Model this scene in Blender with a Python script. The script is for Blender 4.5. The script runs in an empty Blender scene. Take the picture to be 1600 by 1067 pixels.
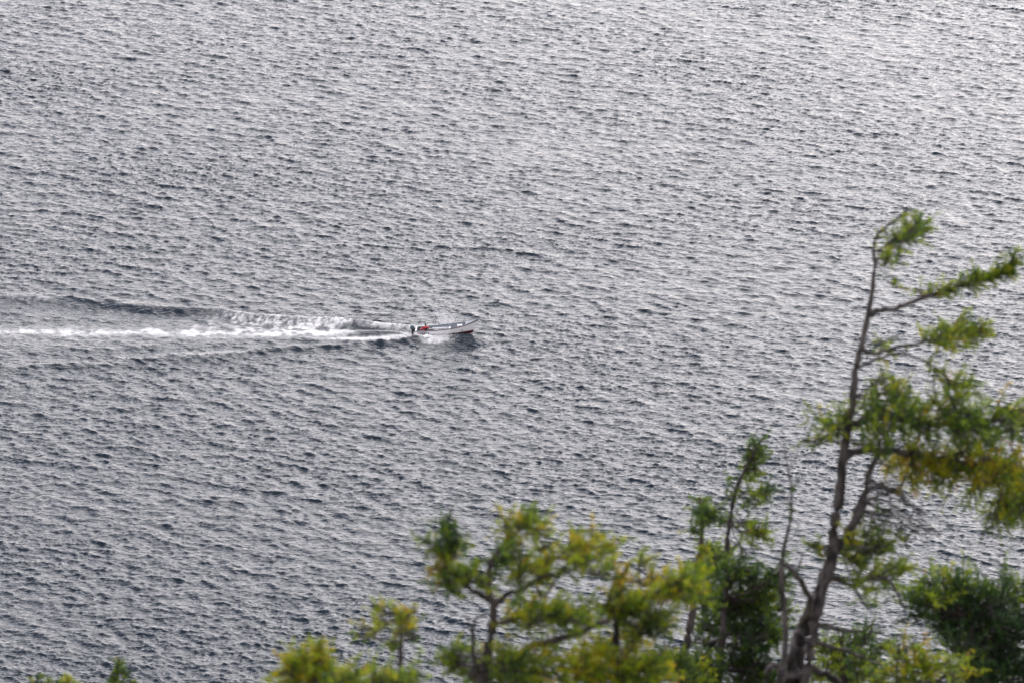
import bpy, bmesh, math, random
import numpy as np
from mathutils import Vector, Matrix

# ------------------------------------------------------------------ camera
scene = bpy.context.scene
COL = scene.collection
CAM_H = 124.0
PITCH = math.radians(17.0)
cam_d = bpy.data.cameras.new('camera')
cam = bpy.data.objects.new('camera', cam_d)
COL.objects.link(cam)
cam.location = (0, 0, CAM_H)
cam.rotation_euler = (math.radians(90) - PITCH, 0, 0)
cam_d.lens = 150.0
cam_d.sensor_width = 36.0
cam_d.clip_start = 0.5
cam_d.clip_end = 40000.0
cam_d.dof.use_dof = True
cam_d.dof.focus_distance = 424.0
cam_d.dof.aperture_fstop = 6.8
scene.camera = cam

# ------------------------------------------------------------------ sky and sun
SUN_EL, SUN_AZ = math.radians(38), math.radians(24)      # azimuth from +Y towards +X
world = bpy.data.worlds.new('World')
scene.world = world
world.use_nodes = True
nt = world.node_tree
nt.nodes.clear()
sky = nt.nodes.new('ShaderNodeTexSky')
sky.sky_type = 'NISHITA'
sky.sun_disc = False
sky.sun_elevation = SUN_EL
sky.sun_rotation = SUN_AZ
sky.altitude = 0
sky.air_density = 1.0
sky.dust_density = 0.4
sky.ozone_density = 1.0
hs = nt.nodes.new('ShaderNodeHueSaturation')
hs.inputs['Saturation'].default_value = 0.26
wm = nt.nodes.new('ShaderNodeMixRGB')
wm.blend_type = 'MULTIPLY'
wm.inputs['Fac'].default_value = 1.0
wm.inputs['Color2'].default_value = (1.07, 0.975, 0.97, 1)
bg = nt.nodes.new('ShaderNodeBackground')
bg.inputs['Strength'].default_value = 0.15
wo = nt.nodes.new('ShaderNodeOutputWorld')
nt.links.new(sky.outputs[0], hs.inputs['Color'])
nt.links.new(hs.outputs[0], wm.inputs['Color1'])
nt.links.new(wm.outputs[0], bg.inputs['Color'])
nt.links.new(bg.outputs[0], wo.inputs['Surface'])

sun_d = bpy.data.lights.new('sun', 'SUN')
sun_d.energy = 0.8
sun_d.angle = math.radians(60)
sun_d.color = (1.0, 0.97, 0.93)
sun = bpy.data.objects.new('sun', sun_d)
COL.objects.link(sun)
sd = Vector((math.sin(SUN_AZ) * math.cos(SUN_EL), math.cos(SUN_AZ) * math.cos(SUN_EL), math.sin(SUN_EL)))
sun.rotation_euler = sd.to_track_quat('Z', 'Y').to_euler()
sun.location = (0, 0, 200)

scene.view_settings.view_transform = 'Standard'
scene.view_settings.look = 'None'
scene.view_settings.gamma = 1.0
scene.view_settings.use_curve_mapping = False
scene.view_settings.exposure = 1.42
scene.cycles.use_denoising = True
scene.cycles.max_bounces = 6
scene.cycles.transparent_max_bounces = 8

# ------------------------------------------------------------------ helpers
def pix(px, py, d):
    """the point seen at pixel (px, py) of the 1600 x 1067 photograph, d metres along the view axis"""
    x = (px - 800) / 800 * 0.12 * d
    v = -(py - 533.5) / 800 * 0.12 * d
    return Vector((x, math.cos(PITCH) * d + math.sin(PITCH) * v, CAM_H - math.sin(PITCH) * d + math.cos(PITCH) * v))

def sea_point(px, py):
    dep = PITCH + math.atan((py - 533.5) / 800 * 0.12)
    y = CAM_H / math.tan(dep)
    d = y * math.cos(PITCH) + CAM_H * math.sin(PITCH)
    return Vector(((px - 800) / 800 * 0.12 * d, y, 0))

def principled(name, color, rough=0.6, metallic=0.0, noise=None, bump=None):
    """plain procedural material: base colour varied by a noise of its own, with a fine relief"""
    m = bpy.data.materials.new(name)
    m.use_nodes = True
    t = m.node_tree
    b = t.nodes['Principled BSDF']
    b.inputs['Base Color'].default_value = (*color, 1)
    b.inputs['Roughness'].default_value = rough
    b.inputs['Metallic'].default_value = metallic
    tc = t.nodes.new('ShaderNodeTexCoord')
    n = t.nodes.new('ShaderNodeTexNoise')
    n.inputs['Scale'].default_value = noise[0] if noise else 6.0
    n.inputs['Detail'].default_value = 5
    amt = noise[1] if noise else 0.15
    t.links.new(tc.outputs['Object'], n.inputs['Vector'])
    r = t.nodes.new('ShaderNodeValToRGB')
    r.color_ramp.elements[0].position = 0.3
    r.color_ramp.elements[1].position = 0.7
    r.color_ramp.elements[0].color = (*[c * (1 - amt) for c in color], 1)
    r.color_ramp.elements[1].color = (*[min(1, c * (1 + amt)) for c in color], 1)
    t.links.new(n.outputs['Fac'], r.inputs['Fac'])
    t.links.new(r.outputs['Color'], b.inputs['Base Color'])
    if bump:
        n2 = t.nodes.new('ShaderNodeTexNoise')
        n2.inputs['Scale'].default_value = bump[0]
        n2.inputs['Detail'].default_value = 4
        t.links.new(tc.outputs['Object'], n2.inputs['Vector'])
        bp = t.nodes.new('ShaderNodeBump')
        bp.inputs['Distance'].default_value = bump[1]
        bp.inputs['Strength'].default_value = 1.0
        t.links.new(n2.outputs['Fac'], bp.inputs['Height'])
        t.links.new(bp.outputs['Normal'], b.inputs['Normal'])
    return m

def grid_mesh(name, X, Y, Z, smooth=True):
    ny, nx = X.shape
    me = bpy.data.meshes.new(name)
    nv, nf = nx * ny, (nx - 1) * (ny - 1)
    co = np.empty((nv, 3), np.float32)
    co[:, 0] = X.ravel(); co[:, 1] = Y.ravel(); co[:, 2] = Z.ravel()
    idx = np.arange(nv, dtype=np.int32).reshape(ny, nx)
    f = np.stack([idx[:-1, :-1], idx[:-1, 1:], idx[1:, 1:], idx[1:, :-1]], -1).reshape(-1)
    me.vertices.add(nv); me.loops.add(nf * 4); me.polygons.add(nf)
    me.vertices.foreach_set('co', co.ravel())
    me.loops.foreach_set('vertex_index', f)
    me.polygons.foreach_set('loop_start', np.arange(0, nf * 4, 4, dtype=np.int32))
    me.update(calc_edges=True)
    me.polygons.foreach_set('use_smooth', np.full(nf, smooth, dtype=bool))
    return me

# ------------------------------------------------------------------ sea: directional wave spectrum, summed by FFT
BOAT = sea_point(698, 523.5)
HEAD = math.radians(-2.0)                       # heading of the boat: to the right, a touch towards the shore

def wave_tile(seed, n, L, lam_p, lam_min, lam_max, slope_rms, theta0, spread, chop, power=3.7):
    rng = np.random.default_rng(seed)
    k1 = 2 * np.pi * np.fft.fftfreq(n, L / n)
    kx, ky = np.meshgrid(k1, k1)
    k = np.hypot(kx, ky); k[0, 0] = 1e-6
    th = np.arctan2(ky, kx) - theta0
    kp = 2 * np.pi / lam_p
    S = k ** -power * np.exp(-1.25 * (kp / k) ** 2)
    S *= (0.12 + np.abs(np.cos(th)) ** spread)
    S[(k < 2 * np.pi / lam_max) | (k > 2 * np.pi / lam_min)] = 0
    a = (rng.standard_normal((n, n)) + 1j * rng.standard_normal((n, n))) * np.sqrt(S)
    h = np.fft.ifft2(a).real
    sy = np.fft.ifft2(a * 1j * ky).real
    sx = np.fft.ifft2(a * 1j * kx).real
    g = slope_rms / math.sqrt((sx ** 2 + sy ** 2).mean())
    dx = np.fft.ifft2(a * 1j * kx / k).real * chop * g
    dy = np.fft.ifft2(a * 1j * ky / k).real * chop * g
    return (h * g).astype(np.float32), dx.astype(np.float32), dy.astype(np.float32), L

def sample(tile, x, y, rot=0.0):
    h, dx, dy, L = tile
    n = h.shape[0]
    c, s = math.cos(rot), math.sin(rot)
    u = ((c * x + s * y) / L * n) % n
    v = ((-s * x + c * y) / L * n) % n
    i = np.floor(u).astype(np.int32); j = np.floor(v).astype(np.int32)
    fu = (u - i).astype(np.float32); fv = (v - j).astype(np.float32)
    i %= n; j %= n; i1 = (i + 1) % n; j1 = (j + 1) % n
    out = []
    for a in (h, dx, dy):
        out.append((a[j, i] * (1 - fu) + a[j, i1] * fu) * (1 - fv) + (a[j1, i] * (1 - fu) + a[j1, i1] * fu) * fv)
    H, DX, DY = out
    return H, c * DX - s * DY, s * DX + c * DY

NX, NY = 1100, 1200
dist = 322.0 * (620.0 / 322.0) ** np.linspace(0, 1, NY)          # rows, closer together near the shore
dist = np.sqrt(np.maximum(dist ** 2 - CAM_H ** 2, 1.0))            # ground distance
u = np.linspace(-1, 1, NX)
near = np.array([-4000, -1500, -500, -100, 60, 150, 220, 270, 290.0])
far = dist[-1] + np.array([6, 25, 80, 200, 500, 1200, 3000, 8000, 20000.0])
yy = np.concatenate([near, dist, far])
half = np.hypot(np.clip(yy, dist[0], dist[-1]), CAM_H) * 0.12 * 1.10
uu = np.concatenate([-1 - np.array([400, 120, 40, 12, 4, 1.2, .3, .06]), u, 1 + np.array([.06, .3, 1.2, 4, 12, 40, 120, 400])])
X = half[:, None] * uu[None, :]
Y = np.repeat(yy[:, None], len(uu), 1)
fine = ((np.abs(uu) <= 1.0)[None, :] & ((yy >= dist[0]) & (yy <= dist[-1]))[:, None]).astype(np.float32)
fx = np.clip((1.0 - np.abs(uu)) / 0.03, 0, 1)[None, :]
fy = (np.clip((yy - dist[0]) / 6, 0, 1) * np.clip((dist[-1] - yy) / 8, 0, 1))[:, None]
fade = (fine * fx * fy).astype(np.float32)

TH = math.radians(90 - 33)
T1 = wave_tile(3, 2048, 330.0, 4.7, 0.85, 40.0, 0.145, TH, 4.0, 0.8, 3.2)
T2 = wave_tile(8, 1024, 73.0, 1.4, 0.32, 2.2, 0.235, TH + 0.12, 3.0, 0.5, 2.9)
H1, DX1, DY1 = sample(T1, X, Y)
H2, DX2, DY2 = sample(T2, X, Y, 0.31)
gust = sample(wave_tile(21, 256, 400.0, 60, 22, 200, 0.1, 1.2, 1.0, 0), X, Y)[0]
gust = np.clip(1 + 0.20 * gust / gust.std(), 0.5, 1.6)
Z = (H1 + H2 * gust) * fade
DX = (DX1 + DX2 * gust) * fade
DY = (DY1 + DY2 * gust) * fade

# wake of the boat, in its own axes: s metres behind the stern, q metres to port (away from the shore)
ch, sh = math.cos(HEAD), math.sin(HEAD)
STERN = Vector((BOAT.x - 3.1 * ch, BOAT.y - 3.1 * sh, 0))
rx, ry = X - STERN.x, Y - STERN.y
s = -(rx * ch + ry * sh)
q = -rx * sh + ry * ch
def ss(a, b, v):
    t = np.clip((v - a) / (b - a), 0, 1)
    return t * t * (3 - 2 * t)
def bell(v, w):
    return np.exp(-(v / w) ** 2)
N1 = sample(wave_tile(31, 512, 60.0, 3.0, 0.7, 6.0, 0.3, 0.3, 0.3, 0), X, Y)[0]; N1 /= N1.std()
N2 = sample(wave_tile(32, 512, 31.0, 0.9, 0.35, 2.0, 0.3, 0.3, 0.1, 0), X, Y)[0]; N2 /= N2.std()
N3 = sample(wave_tile(33, 256, 90.0, 14.0, 5.0, 30.0, 0.3, 0.3, 0.1, 0), X, Y)[0]; N3 /= N3.std()
foam = np.zeros_like(X)
dz = np.zeros_like(X)
calm = np.zeros_like(X)
for side in (1, -1):
    qq = q * side
    # the arm of the V starts off the bow quarter, three metres ahead of the stern
    sa = s + 2.2
    arm = 0.95 + 0.262 * np.maximum(sa, 0) - 0.0004 * np.maximum(sa, 0) ** 2 + 0.35 * N3 * ss(2, 15, sa)
    if side == -1:
        arm = 0.95 + 0.30 * np.maximum(sa, 0) - 0.0006 * np.maximum(sa, 0) ** 2 + 0.5 * N3 * ss(2, 15, sa)
    e = qq - arm
    on = ss(-0.5, 1.5, sa)
    wdt = 0.55 + 0.022 * np.maximum(sa, 0)
    amp = (0.55 if side == 1 else 0.34) * np.exp(-np.maximum(sa, 0) / (110.0 if side == 1 else 60.0)) * on
    dz += amp * (bell(e, wdt) - 0.45 * bell(e + 1.9 * wdt, wdt * 1.3) + 0.22 * bell(e + 3.8 * wdt, wdt) - 0.2 * bell(e - 1.8 * wdt, wdt))
    # breaking crest: strong near the boat, patches further back
    brk = ss(0, 1.2, sa) * (1 - ss(4, 8, sa)) * (0.66 if side == 1 else 1.0)
    if side == 1:
        brk = brk + 0.78 * ss(8.5, 11, sa) * (1 - ss(19, 26, sa)) + 0.58 * ss(3, 6, sa) * (1 - ss(9, 12, sa)) + 0.42 * ss(38, 41, sa)
        fw = 0.5 + 0.9 * ss(8, 14, sa)
        foam += brk * bell(e + fw * 0.45, fw) * (0.85 + 0.22 * N2 + 0.12 * N3)
        foam += 0.34 * ss(9, 14, sa) * (1 - ss(22, 34, sa)) * bell(e + 3.0, 2.4) * (0.6 + 0.45 * N1)
    else:
        brk = brk * 1.0 + 0.55 * ss(17, 20, sa) * (1 - ss(23, 28, sa)) + 0.14 * ss(5, 8, sa) * (1 - ss(14, 18, sa))
        foam += brk * bell(e + 0.3, 0.6 + 0.9 * ss(16, 20, sa)) * (0.75 + 0.35 * N1)
# splash sheet thrown towards the shore side, alongside the hull
lx, lq = s + 2.15, -q - 1.95
foam += 1.25 * bell(lx, 1.45) * bell(lq - 0.25 * lx, 0.95) * (0.85 + 0.2 * N2)
dz += 0.16 * bell(lx, 1.5) * bell(lq, 0.9)
foam += 1.1 * ss(-3.6, -2.2, s) * (1 - ss(-0.6, 0.4, s)) * bell(-q - 1.0, 0.42)
foam += 1.0 * ss(-3.8, -2.4, s) * (1 - ss(-0.4, 0.6, s)) * bell(q - 1.15, 0.55)
# propeller wash: two bright edges closing round a smooth hump, then one long pale streak
hump = ss(0.2, 1.6, s) * (1 - ss(5, 10, s))
w0 = 0.55 + 0.16 * np.minimum(np.maximum(s, 0), 7)
foam += ss(-0.2, 0.4, s) * (1 - ss(6, 12, s)) * (bell(np.abs(q) - w0, 0.34) * 1.0 + 0.22 * bell(q, w0))
dz += 0.28 * hump * bell(q, 0.9) - 0.22 * bell(s - 0.4, 0.9) * bell(q, 0.8)
wash = ss(4, 9, s)
wid = 0.75 + 0.010 * np.maximum(s, 0)
qc = q - 0.30 * N3 * ss(5, 20, s) + 0.4 * ss(8, 40, s)
foam += wash * bell(qc, wid) * (0.52 + 0.04 * N1 + 0.06 * N2) * (0.9 + 0.1 * np.exp(-np.maximum(s, 0) / 30))
foam += wash * 0.26 * bell(qc, wid * 2.4) * (0.7 + 0.5 * N1)
foam += wash * 0.14 * bell(q - 1.6, 1.8) * (1 - ss(14, 30, s)) * (0.6 + 0.7 * N1)
calm = np.maximum(ss(0, 4, s) * bell(q, 1.7 + 0.015 * np.maximum(s, 0)), 0)
# steep slope added beside the bow, facing the shore to darken the reflection
bx = bell(s + 4.9, 1.75)
dz += bx * (0.70 * ss(-3.4, -0.9, q) * (1 - ss(-0.9, 0.2, q)) - 0.42 * bell(q + 2.6, 2.4))
bow_dark_slope = bx * ss(-4.4, -3.0, q) * (1 - ss(-1.0, -0.4, q))
inside = ss(1, 6, s) * (1 - ss(0.8, 1.1, np.abs(q) / (1 + 0.28 * np.maximum(s, 0.1))))
damp = (1 - 0.62 * calm) * (1 - 0.28 * inside)
damp = damp * (1 - 0.5 * bow_dark_slope)
# no swell may cut into the hull, and the bow rides over its own hollow
hull_zone = bell(s + 3.1, 3.6) * bell(q, 1.6)
Z = Z * damp * (1 - 0.8 * hull_zone) + dz
Z += 0.020 * N1 * calm + 0.03 * np.clip(foam, 0, 1) * N2
# wind waves lean shorewards: long easy backs, short steep faces
SKEW = 1.0
DX -= math.cos(TH) * SKEW * (H1 + 0.6 * H2 * gust) * fade
DY -= SKEW * (H1 + 0.6 * H2 * gust) * fade
foot = ss(-5.3, -4.6, s) * (1 - ss(-0.5, -0.1, s)) * (1 - ss(0.45, 0.75, np.abs(q) + 0.5 * ss(-3.4, -5.2, s)))
Z = Z * (1 - foot) - 0.4 * foot
foam *= 1 - ss(0.2, 0.8, foot)
DX *= damp * (1 - 0.8 * hull_zone); DY *= damp * (1 - 0.8 * hull_zone)
# a few small breaking crests of the wind sea
jac = sample(T1, X, Y)[0]
crest = np.clip((jac / jac.std() - 2.55) * 1.2, 0, 1) * np.clip(N1 * 0.6 + 0.2, 0, 1) * (1 - inside) * 0.55
foam = np.clip(foam + crest, 0, 1.3)
calm = np.clip(calm, 0, 1) * (fade > 0)

me = grid_mesh('water', X + DX, Y + DY, Z)
for nm, arr in (('foam', foam), ('calm', calm)):
    at = me.attributes.new(nm, 'FLOAT', 'POINT')
    at.data.foreach_set('value', np.ascontiguousarray(arr.ravel(), dtype=np.float32))
water = bpy.data.objects.new('water', me)
water['kind'] = 'structure'
COL.objects.link(water)

def water_material():
    m = bpy.data.materials.new('sea_water')
    m.use_nodes = True
    t = m.node_tree
    t.nodes.clear()
    N = t.nodes.new
    Lk = t.links.new
    geo = N('ShaderNodeNewGeometry')
    def ripple(scale, rot, sx, sy, detail, rough, dist_):
        mp = N('ShaderNodeMapping')
        mp.inputs['Rotation'].default_value = (0, 0, rot)
        mp.inputs['Scale'].default_value = (scale * sx, scale * sy, scale)
        Lk(geo.outputs['Position'], mp.inputs['Vector'])
        n = N('ShaderNodeTexNoise')
        n.inputs['Scale'].default_value = 1.0
        n.inputs['Detail'].default_value = detail
        n.inputs['Roughness'].default_value = rough
        n.inputs['Distortion'].default_value = dist_
        Lk(mp.outputs[0], n.inputs['Vector'])
        return n.outputs['Fac']
    r1 = ripple(1.5, math.radians(22), 0.55, 1.0, 2.0, 0.5, 1.2)
    r2 = ripple(5.0, math.radians(12), 0.6, 1.0, 2, 0.5, 0.5)
    calm_a = N('ShaderNodeAttribute'); calm_a.attribute_name = 'calm'
    foam_a = N('ShaderNodeAttribute'); foam_a.attribute_name = 'foam'
    def math_(op, a, b=None, c=None):
        n = N('ShaderNodeMath'); n.operation = op
        for i, v in enumerate((a, b, c)):
            if v is None: continue
            if isinstance(v, (int, float)): n.inputs[i].default_value = v
            else: Lk(v, n.inputs[i])
        return n.outputs[0]
    hsum = math_('ADD', math_('MULTIPLY', r1, BUMP1), math_('MULTIPLY', r2, BUMP2))
    k = math_('SUBTRACT', 1.0, math_('MULTIPLY', calm_a.outputs['Fac'], 0.45))
    hsum = math_('MULTIPLY', hsum, k)
    bump = N('ShaderNodeBump')
    bump.inputs['Strength'].default_value = 1.0
    bump.inputs['Distance'].default_value = 1.0
    Lk(hsum, bump.inputs['Height'])
    w = N('ShaderNodeBsdfPrincipled')
    w.inputs['Base Color'].default_value = (0.010, 0.020, 0.032, 1)
    w.inputs['Roughness'].default_value = 0.17
    w.inputs['IOR'].default_value = 1.22
    Lk(bump.outputs[0], w.inputs['Normal'])
    # foam: clotted, with water showing through its holes
    f1 = ripple(2.6, 0.2, 0.7, 1.0, 6, 0.68, 1.2)
    f2 = ripple(9.0, 0.5, 0.8, 1.0, 3, 0.6, 0.8)
    fn = math_('ADD', math_('MULTIPLY', f1, 0.7), math_('MULTIPLY', f2, 0.3))
    mr = N('ShaderNodeMapRange')
    mr.interpolation_type = 'SMOOTHSTEP'
    v = math_('ADD', foam_a.outputs['Fac'], math_('MULTIPLY', math_('SUBTRACT', fn, 0.5), 1.8))
    Lk(v, mr.inputs['Value'])
    mr.inputs['From Min'].default_value = 0.30
    mr.inputs['From Max'].default_value = 1.12
    gate = N('ShaderNodeMapRange')
    Lk(foam_a.outputs['Fac'], gate.inputs['Value'])
    gate.inputs['From Min'].default_value = 0.04
    gate.inputs['From Max'].default_value = 0.3
    mask = math_('MULTIPLY', mr.outputs[0], math_('MULTIPLY', gate.outputs[0], 0.74))
    mask = math_('MINIMUM', math_('ADD', mask, math_('MULTIPLY', foam_a.outputs['Fac'], 0.30)), 0.97)
    fb = N('ShaderNodeBump')
    fb.inputs['Distance'].default_value = 0.05
    Lk(fn, fb.inputs['Height'])
    fo = N('ShaderNodeBsdfPrincipled')
    fo.inputs['Base Color'].default_value = (0.72, 0.72, 0.72, 1)
    fo.inputs['Roughness'].default_value = 0.7
    Lk(fb.outputs[0], fo.inputs['Normal'])
    mix = N('ShaderNodeMixShader')
    Lk(mask, mix.inputs['Fac']); Lk(w.outputs[0], mix.inputs[1]); Lk(fo.outputs[0], mix.inputs[2])
    out = N('ShaderNodeOutputMaterial')
    Lk(mix.outputs[0], out.inputs['Surface'])
    return m
BUMP1, BUMP2 = 0.18, 0.009
me.materials.append(water_material())

# ------------------------------------------------------------------ small mesh builders
class MB:
    def __init__(self):
        self.v, self.f, self.mi = [], [], []
    def add(self, vs, fs, m=0):
        o = len(self.v)
        self.v += [tuple(p) for p in vs]
        self.f += [tuple(i + o for i in f) for f in fs]
        self.mi += [m] * len(fs)
    def box(self, c, size, rot=None, bev=0.15, m=0):
        """box with chamfered upright edges and top"""
        sx, sy, sz = [d / 2 for d in size]
        b = min(sx, sy, sz) * bev * 2
        pts = []
        for z, k in ((-sz, 0), (sz - b, 0), (sz, b)):
            X, Y = sx - k, sy - k
            pts += [(-X + b, -Y, z), (X - b, -Y, z), (X, -Y + b, z), (X, Y - b, z), (X - b, Y, z), (-X + b, Y, z), (-X, Y - b, z), (-X, -Y + b, z)]
        fs = [tuple(range(7, -1, -1)), tuple(range(16, 24))]
        for r in (0, 8):
            fs += [(r + i, r + (i + 1) % 8, r + 8 + (i + 1) % 8, r + 8 + i) for i in range(8)]
        R = rot or Matrix.Identity(3)
        self.add([R @ Vector(p) + Vector(c) for p in pts], fs, m)
    def tube(self, pts, rad, n=6, m=0, cap=True):
        pts = [Vector(p) for p in pts]
        if not hasattr(rad, '__len__'):
            rad = [rad] * len(pts)
        ring = []
        up = Vector((0.13, 0.21, 0.97)).normalized()
        for i, p in enumerate(pts):
            t = (pts[min(i + 1, len(pts) - 1)] - pts[max(i - 1, 0)]).normalized()
            a = t.cross(up)
            if a.length < 0.05:
                a = t.cross(Vector((1, 0, 0)))
            a.normalize()
            b = t.cross(a)
            up = a.cross(t) if False else up
            ring.append([p + (a * math.cos(k * 2 * math.pi / n) + b * math.sin(k * 2 * math.pi / n)) * rad[i] for k in range(n)])
        vs = [q_ for r in ring for q_ in r]
        fs = []
        for i in range(len(pts) - 1):
            fs += [(i * n + k, i * n + (k + 1) % n, (i + 1) * n + (k + 1) % n, (i + 1) * n + k) for k in range(n)]
        if cap:
            fs += [tuple(range(n - 1, -1, -1)), tuple((len(pts) - 1) * n + k for k in range(n))]
        self.add(vs, fs, m)
    def build(self, name, mats, parent=None, smooth=False):
        me = bpy.data.meshes.new(name)
        me.from_pydata(self.v, [], self.f)
        for mt in (mats if isinstance(mats, (list, tuple)) else [mats]):
            me.materials.append(mt)
        me.polygons.foreach_set('material_index', self.mi)
        if smooth:
            me.polygons.foreach_set('use_smooth', [True] * len(me.polygons))
        me.update()
        o = bpy.data.objects.new(name, me)
        COL.objects.link(o)
        if parent:
            o.parent = parent
        return o

def empty(name, loc, label=None, cat=None, group=None):
    o = bpy.data.objects.new(name, None)
    COL.objects.link(o)
    o.location = loc
    o.empty_display_size = 0.2
    if label: o['label'] = label
    if cat: o['category'] = cat
    if group: o['group'] = group
    return o

M_white = principled('white_gelcoat', (0.80, 0.79, 0.80), 0.35, noise=(2.0, 0.06))
M_red = principled('antifouling_red', (0.10, 0.012, 0.012), 0.5, noise=(5.0, 0.25))
M_liner = principled('liner_grey', (0.19, 0.22, 0.26), 0.55, noise=(3.0, 0.12))
M_floor = principled('floor_slate', (0.03, 0.04, 0.05), 0.7, noise=(6.0, 0.3))
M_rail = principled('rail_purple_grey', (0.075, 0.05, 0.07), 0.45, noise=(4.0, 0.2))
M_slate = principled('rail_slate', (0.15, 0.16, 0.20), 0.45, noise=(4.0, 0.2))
M_black = principled('black_plastic', (0.012, 0.013, 0.016), 0.4, noise=(8.0, 0.3))
M_cowl = principled('outboard_blue_grey', (0.035, 0.07, 0.09), 0.3, noise=(5.0, 0.2))
M_metal = principled('galvanised', (0.45, 0.46, 0.47), 0.35, metallic=0.8)
M_beige = principled('beige_canvas', (0.42, 0.36, 0.26), 0.85, noise=(14.0, 0.25), bump=(20.0, 0.02))
M_grey = principled('grey_plastic', (0.20, 0.20, 0.23), 0.5)
M_ink = principled('number_ink', (0.015, 0.015, 0.02), 0.5)
M_jacket = principled('red_jacket', (0.50, 0.025, 0.04), 0.75, noise=(12.0, 0.25), bump=(25.0, 0.01))
M_vest = principled('black_vest', (0.02, 0.018, 0.02), 0.8, noise=(12.0, 0.3))
M_skin = principled('skin', (0.36, 0.20, 0.15), 0.55)
M_hair = principled('dark_hair', (0.012, 0.009, 0.008), 0.7)
M_trouser = principled('navy_trousers', (0.02, 0.025, 0.04), 0.8)
M_pale = principled('pale_cloth', (0.70, 0.66, 0.68), 0.7)

# ------------------------------------------------------------------ the motorboat
BL = 6.3
BPITCH = math.radians(3.0)
boat = empty('motorboat', STERN, 'open white motorboat with red bottom speeding right ahead of its foamy wake', 'motorboat')
boat.rotation_euler = (0, -BPITCH, HEAD)

def sheer_z(t): return 0.58 + 0.03 * t + 0.66 * t ** 2.7
def half_b(t):
    if t < 0.42: return 0.80 + 0.14 * math.sin(t / 0.42 * math.pi / 2)
    return 0.94 * max(0.0, 1 - ((t - 0.42) / 0.58) ** 2.5)
def keel_z(t): return -0.20 + 0.16 * max(0, (t - 0.6) / 0.4) ** 3
def chine(t):   # half breadth and height
    return half_b(t) * (0.84 - 0.30 * t ** 3), 0.02 + 0.34 * t ** 2.4
def sta_x(t, zf): return BL * t - 0.62 * (1 - zf) * t ** 5
PAINT = 0.155

def section(t):
    """half section from keel to sheer: list of (x, y, z)"""
    cb, cz = chine(t)
    kz, sz, sb = keel_z(t), sheer_z(t), half_b(t)
    out = []
    for k in range(4):
        f = k / 3
        out.append((cb * f, kz + (cz - kz) * f ** 1.15))
    for k in range(1, 7):
        f = k / 6
        out.append((cb + (sb - cb) * f ** 0.8, cz + (sz - cz) * f))
    return [(sta_x(t, (z - kz) / (sz - kz)), y, z) for y, z in out]

NS = 30
hull = MB()
rows = [section(i / NS) for i in range(NS + 1)]
for side in (1, -1):
    vs = [(x, y * side, z) for r in rows for x, y, z in r]
    w_ = len(rows[0])
    fs, lo = [], []
    for i in range(NS):
        for k in range(w_ - 1):
            f = (i * w_ + k, i * w_ + k + 1, (i + 1) * w_ + k + 1, (i + 1) * w_ + k)
            fs.append(f if side == 1 else f[::-1])
    hull.add(vs, fs)
    r = rows[0]
me_pts = [(x, y, z) for x, y, z in rows[0]]
hull.add([(x, y, z) for x, y, z in me_pts] + [(x, -y, z) for x, y, z in me_pts[::-1]], [tuple(range(2 * len(me_pts)))][:1])
hull_o = hull.build('hull', [M_white, M_red], boat, smooth=True)
hb = bmesh.new(); hb.from_mesh(hull_o.data)
bmesh.ops.remove_doubles(hb, verts=hb.verts, dist=0.002)
res = bmesh.ops.bisect_plane(hb, geom=hb.verts[:] + hb.edges[:] + hb.faces[:], plane_co=(0, 0, PAINT), plane_no=(0.02, 0, -1), dist=1e-4)
bmesh.ops.recalc_face_normals(hb, faces=hb.faces)
for f in hb.faces:
    c = f.calc_center_median()
    f.material_index = 1 if c.z < PAINT + 0.02 * c.x - 0.001 else 0
hb.to_mesh(hull_o.data); hb.free()

lin = MB()    # inner skin: sides, floor, seen from above
TS = [0.004 + 0.90 * i / 24 for i in range(25)]
for side in (1, -1):
    vs = []
    for t in TS:
        b_, z_ = max(half_b(t) - 0.06, 0.02), sheer_z(t) - 0.01
        fb = max(chine(t)[0] - 0.14, 0.01); fz = 0.10 + 0.30 * t ** 3
        x_ = BL * t + (0.05 if t < 0.01 else 0)
        vs += [(x_, b_ * side, z_), (x_, (b_ * 0.5 + fb * 0.5) * side, (z_ + fz) * 0.5), (x_, fb * side, fz), (x_, 0, fz)]
    fs, mi = [], []
    for i in range(len(TS) - 1):
        for k in range(3):
            f = (i * 4 + k, i * 4 + k + 1, (i + 1) * 4 + k + 1, (i + 1) * 4 + k)
            lin.add([vs[j] for j in (f if side == -1 else f[::-1])], [(0, 1, 2, 3)], 1 if k == 2 else 0)
lin.build('liner', [M_liner, M_floor], boat)

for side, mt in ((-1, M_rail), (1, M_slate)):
    g = MB()
    for i in range(NS):
        t0_, t1_ = i / NS, (i + 1) / NS
        def ringp(t):
            x_, b_, z_ = sta_x(t, 1), half_b(t), sheer_z(t)
            return [(x_, (b_ + 0.035) * side, z_ - 0.05), (x_, (b_ + 0.035) * side, z_ + 0.015), (x_, (b_ + 0.005) * side, z_ + 0.03), (x_, max(b_ - 0.085, 0) * side, z_ + 0.028), (x_, max(b_ - 0.085, 0) * side, z_ - 0.02)]
        a_, b2 = ringp(t0_), ringp(t1_)
        for k in range(4):
            q4 = [a_[k], a_[k + 1], b2[k + 1], b2[k]]
            g.add(q4 if side == -1 else q4[::-1], [(0, 1, 2, 3)])
    go = g.build('gunwale', mt, boat)
    go['label'] = 'dark purple grey rub rail on the near side' if side == -1 else 'slate grey rail on the far side'

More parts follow.
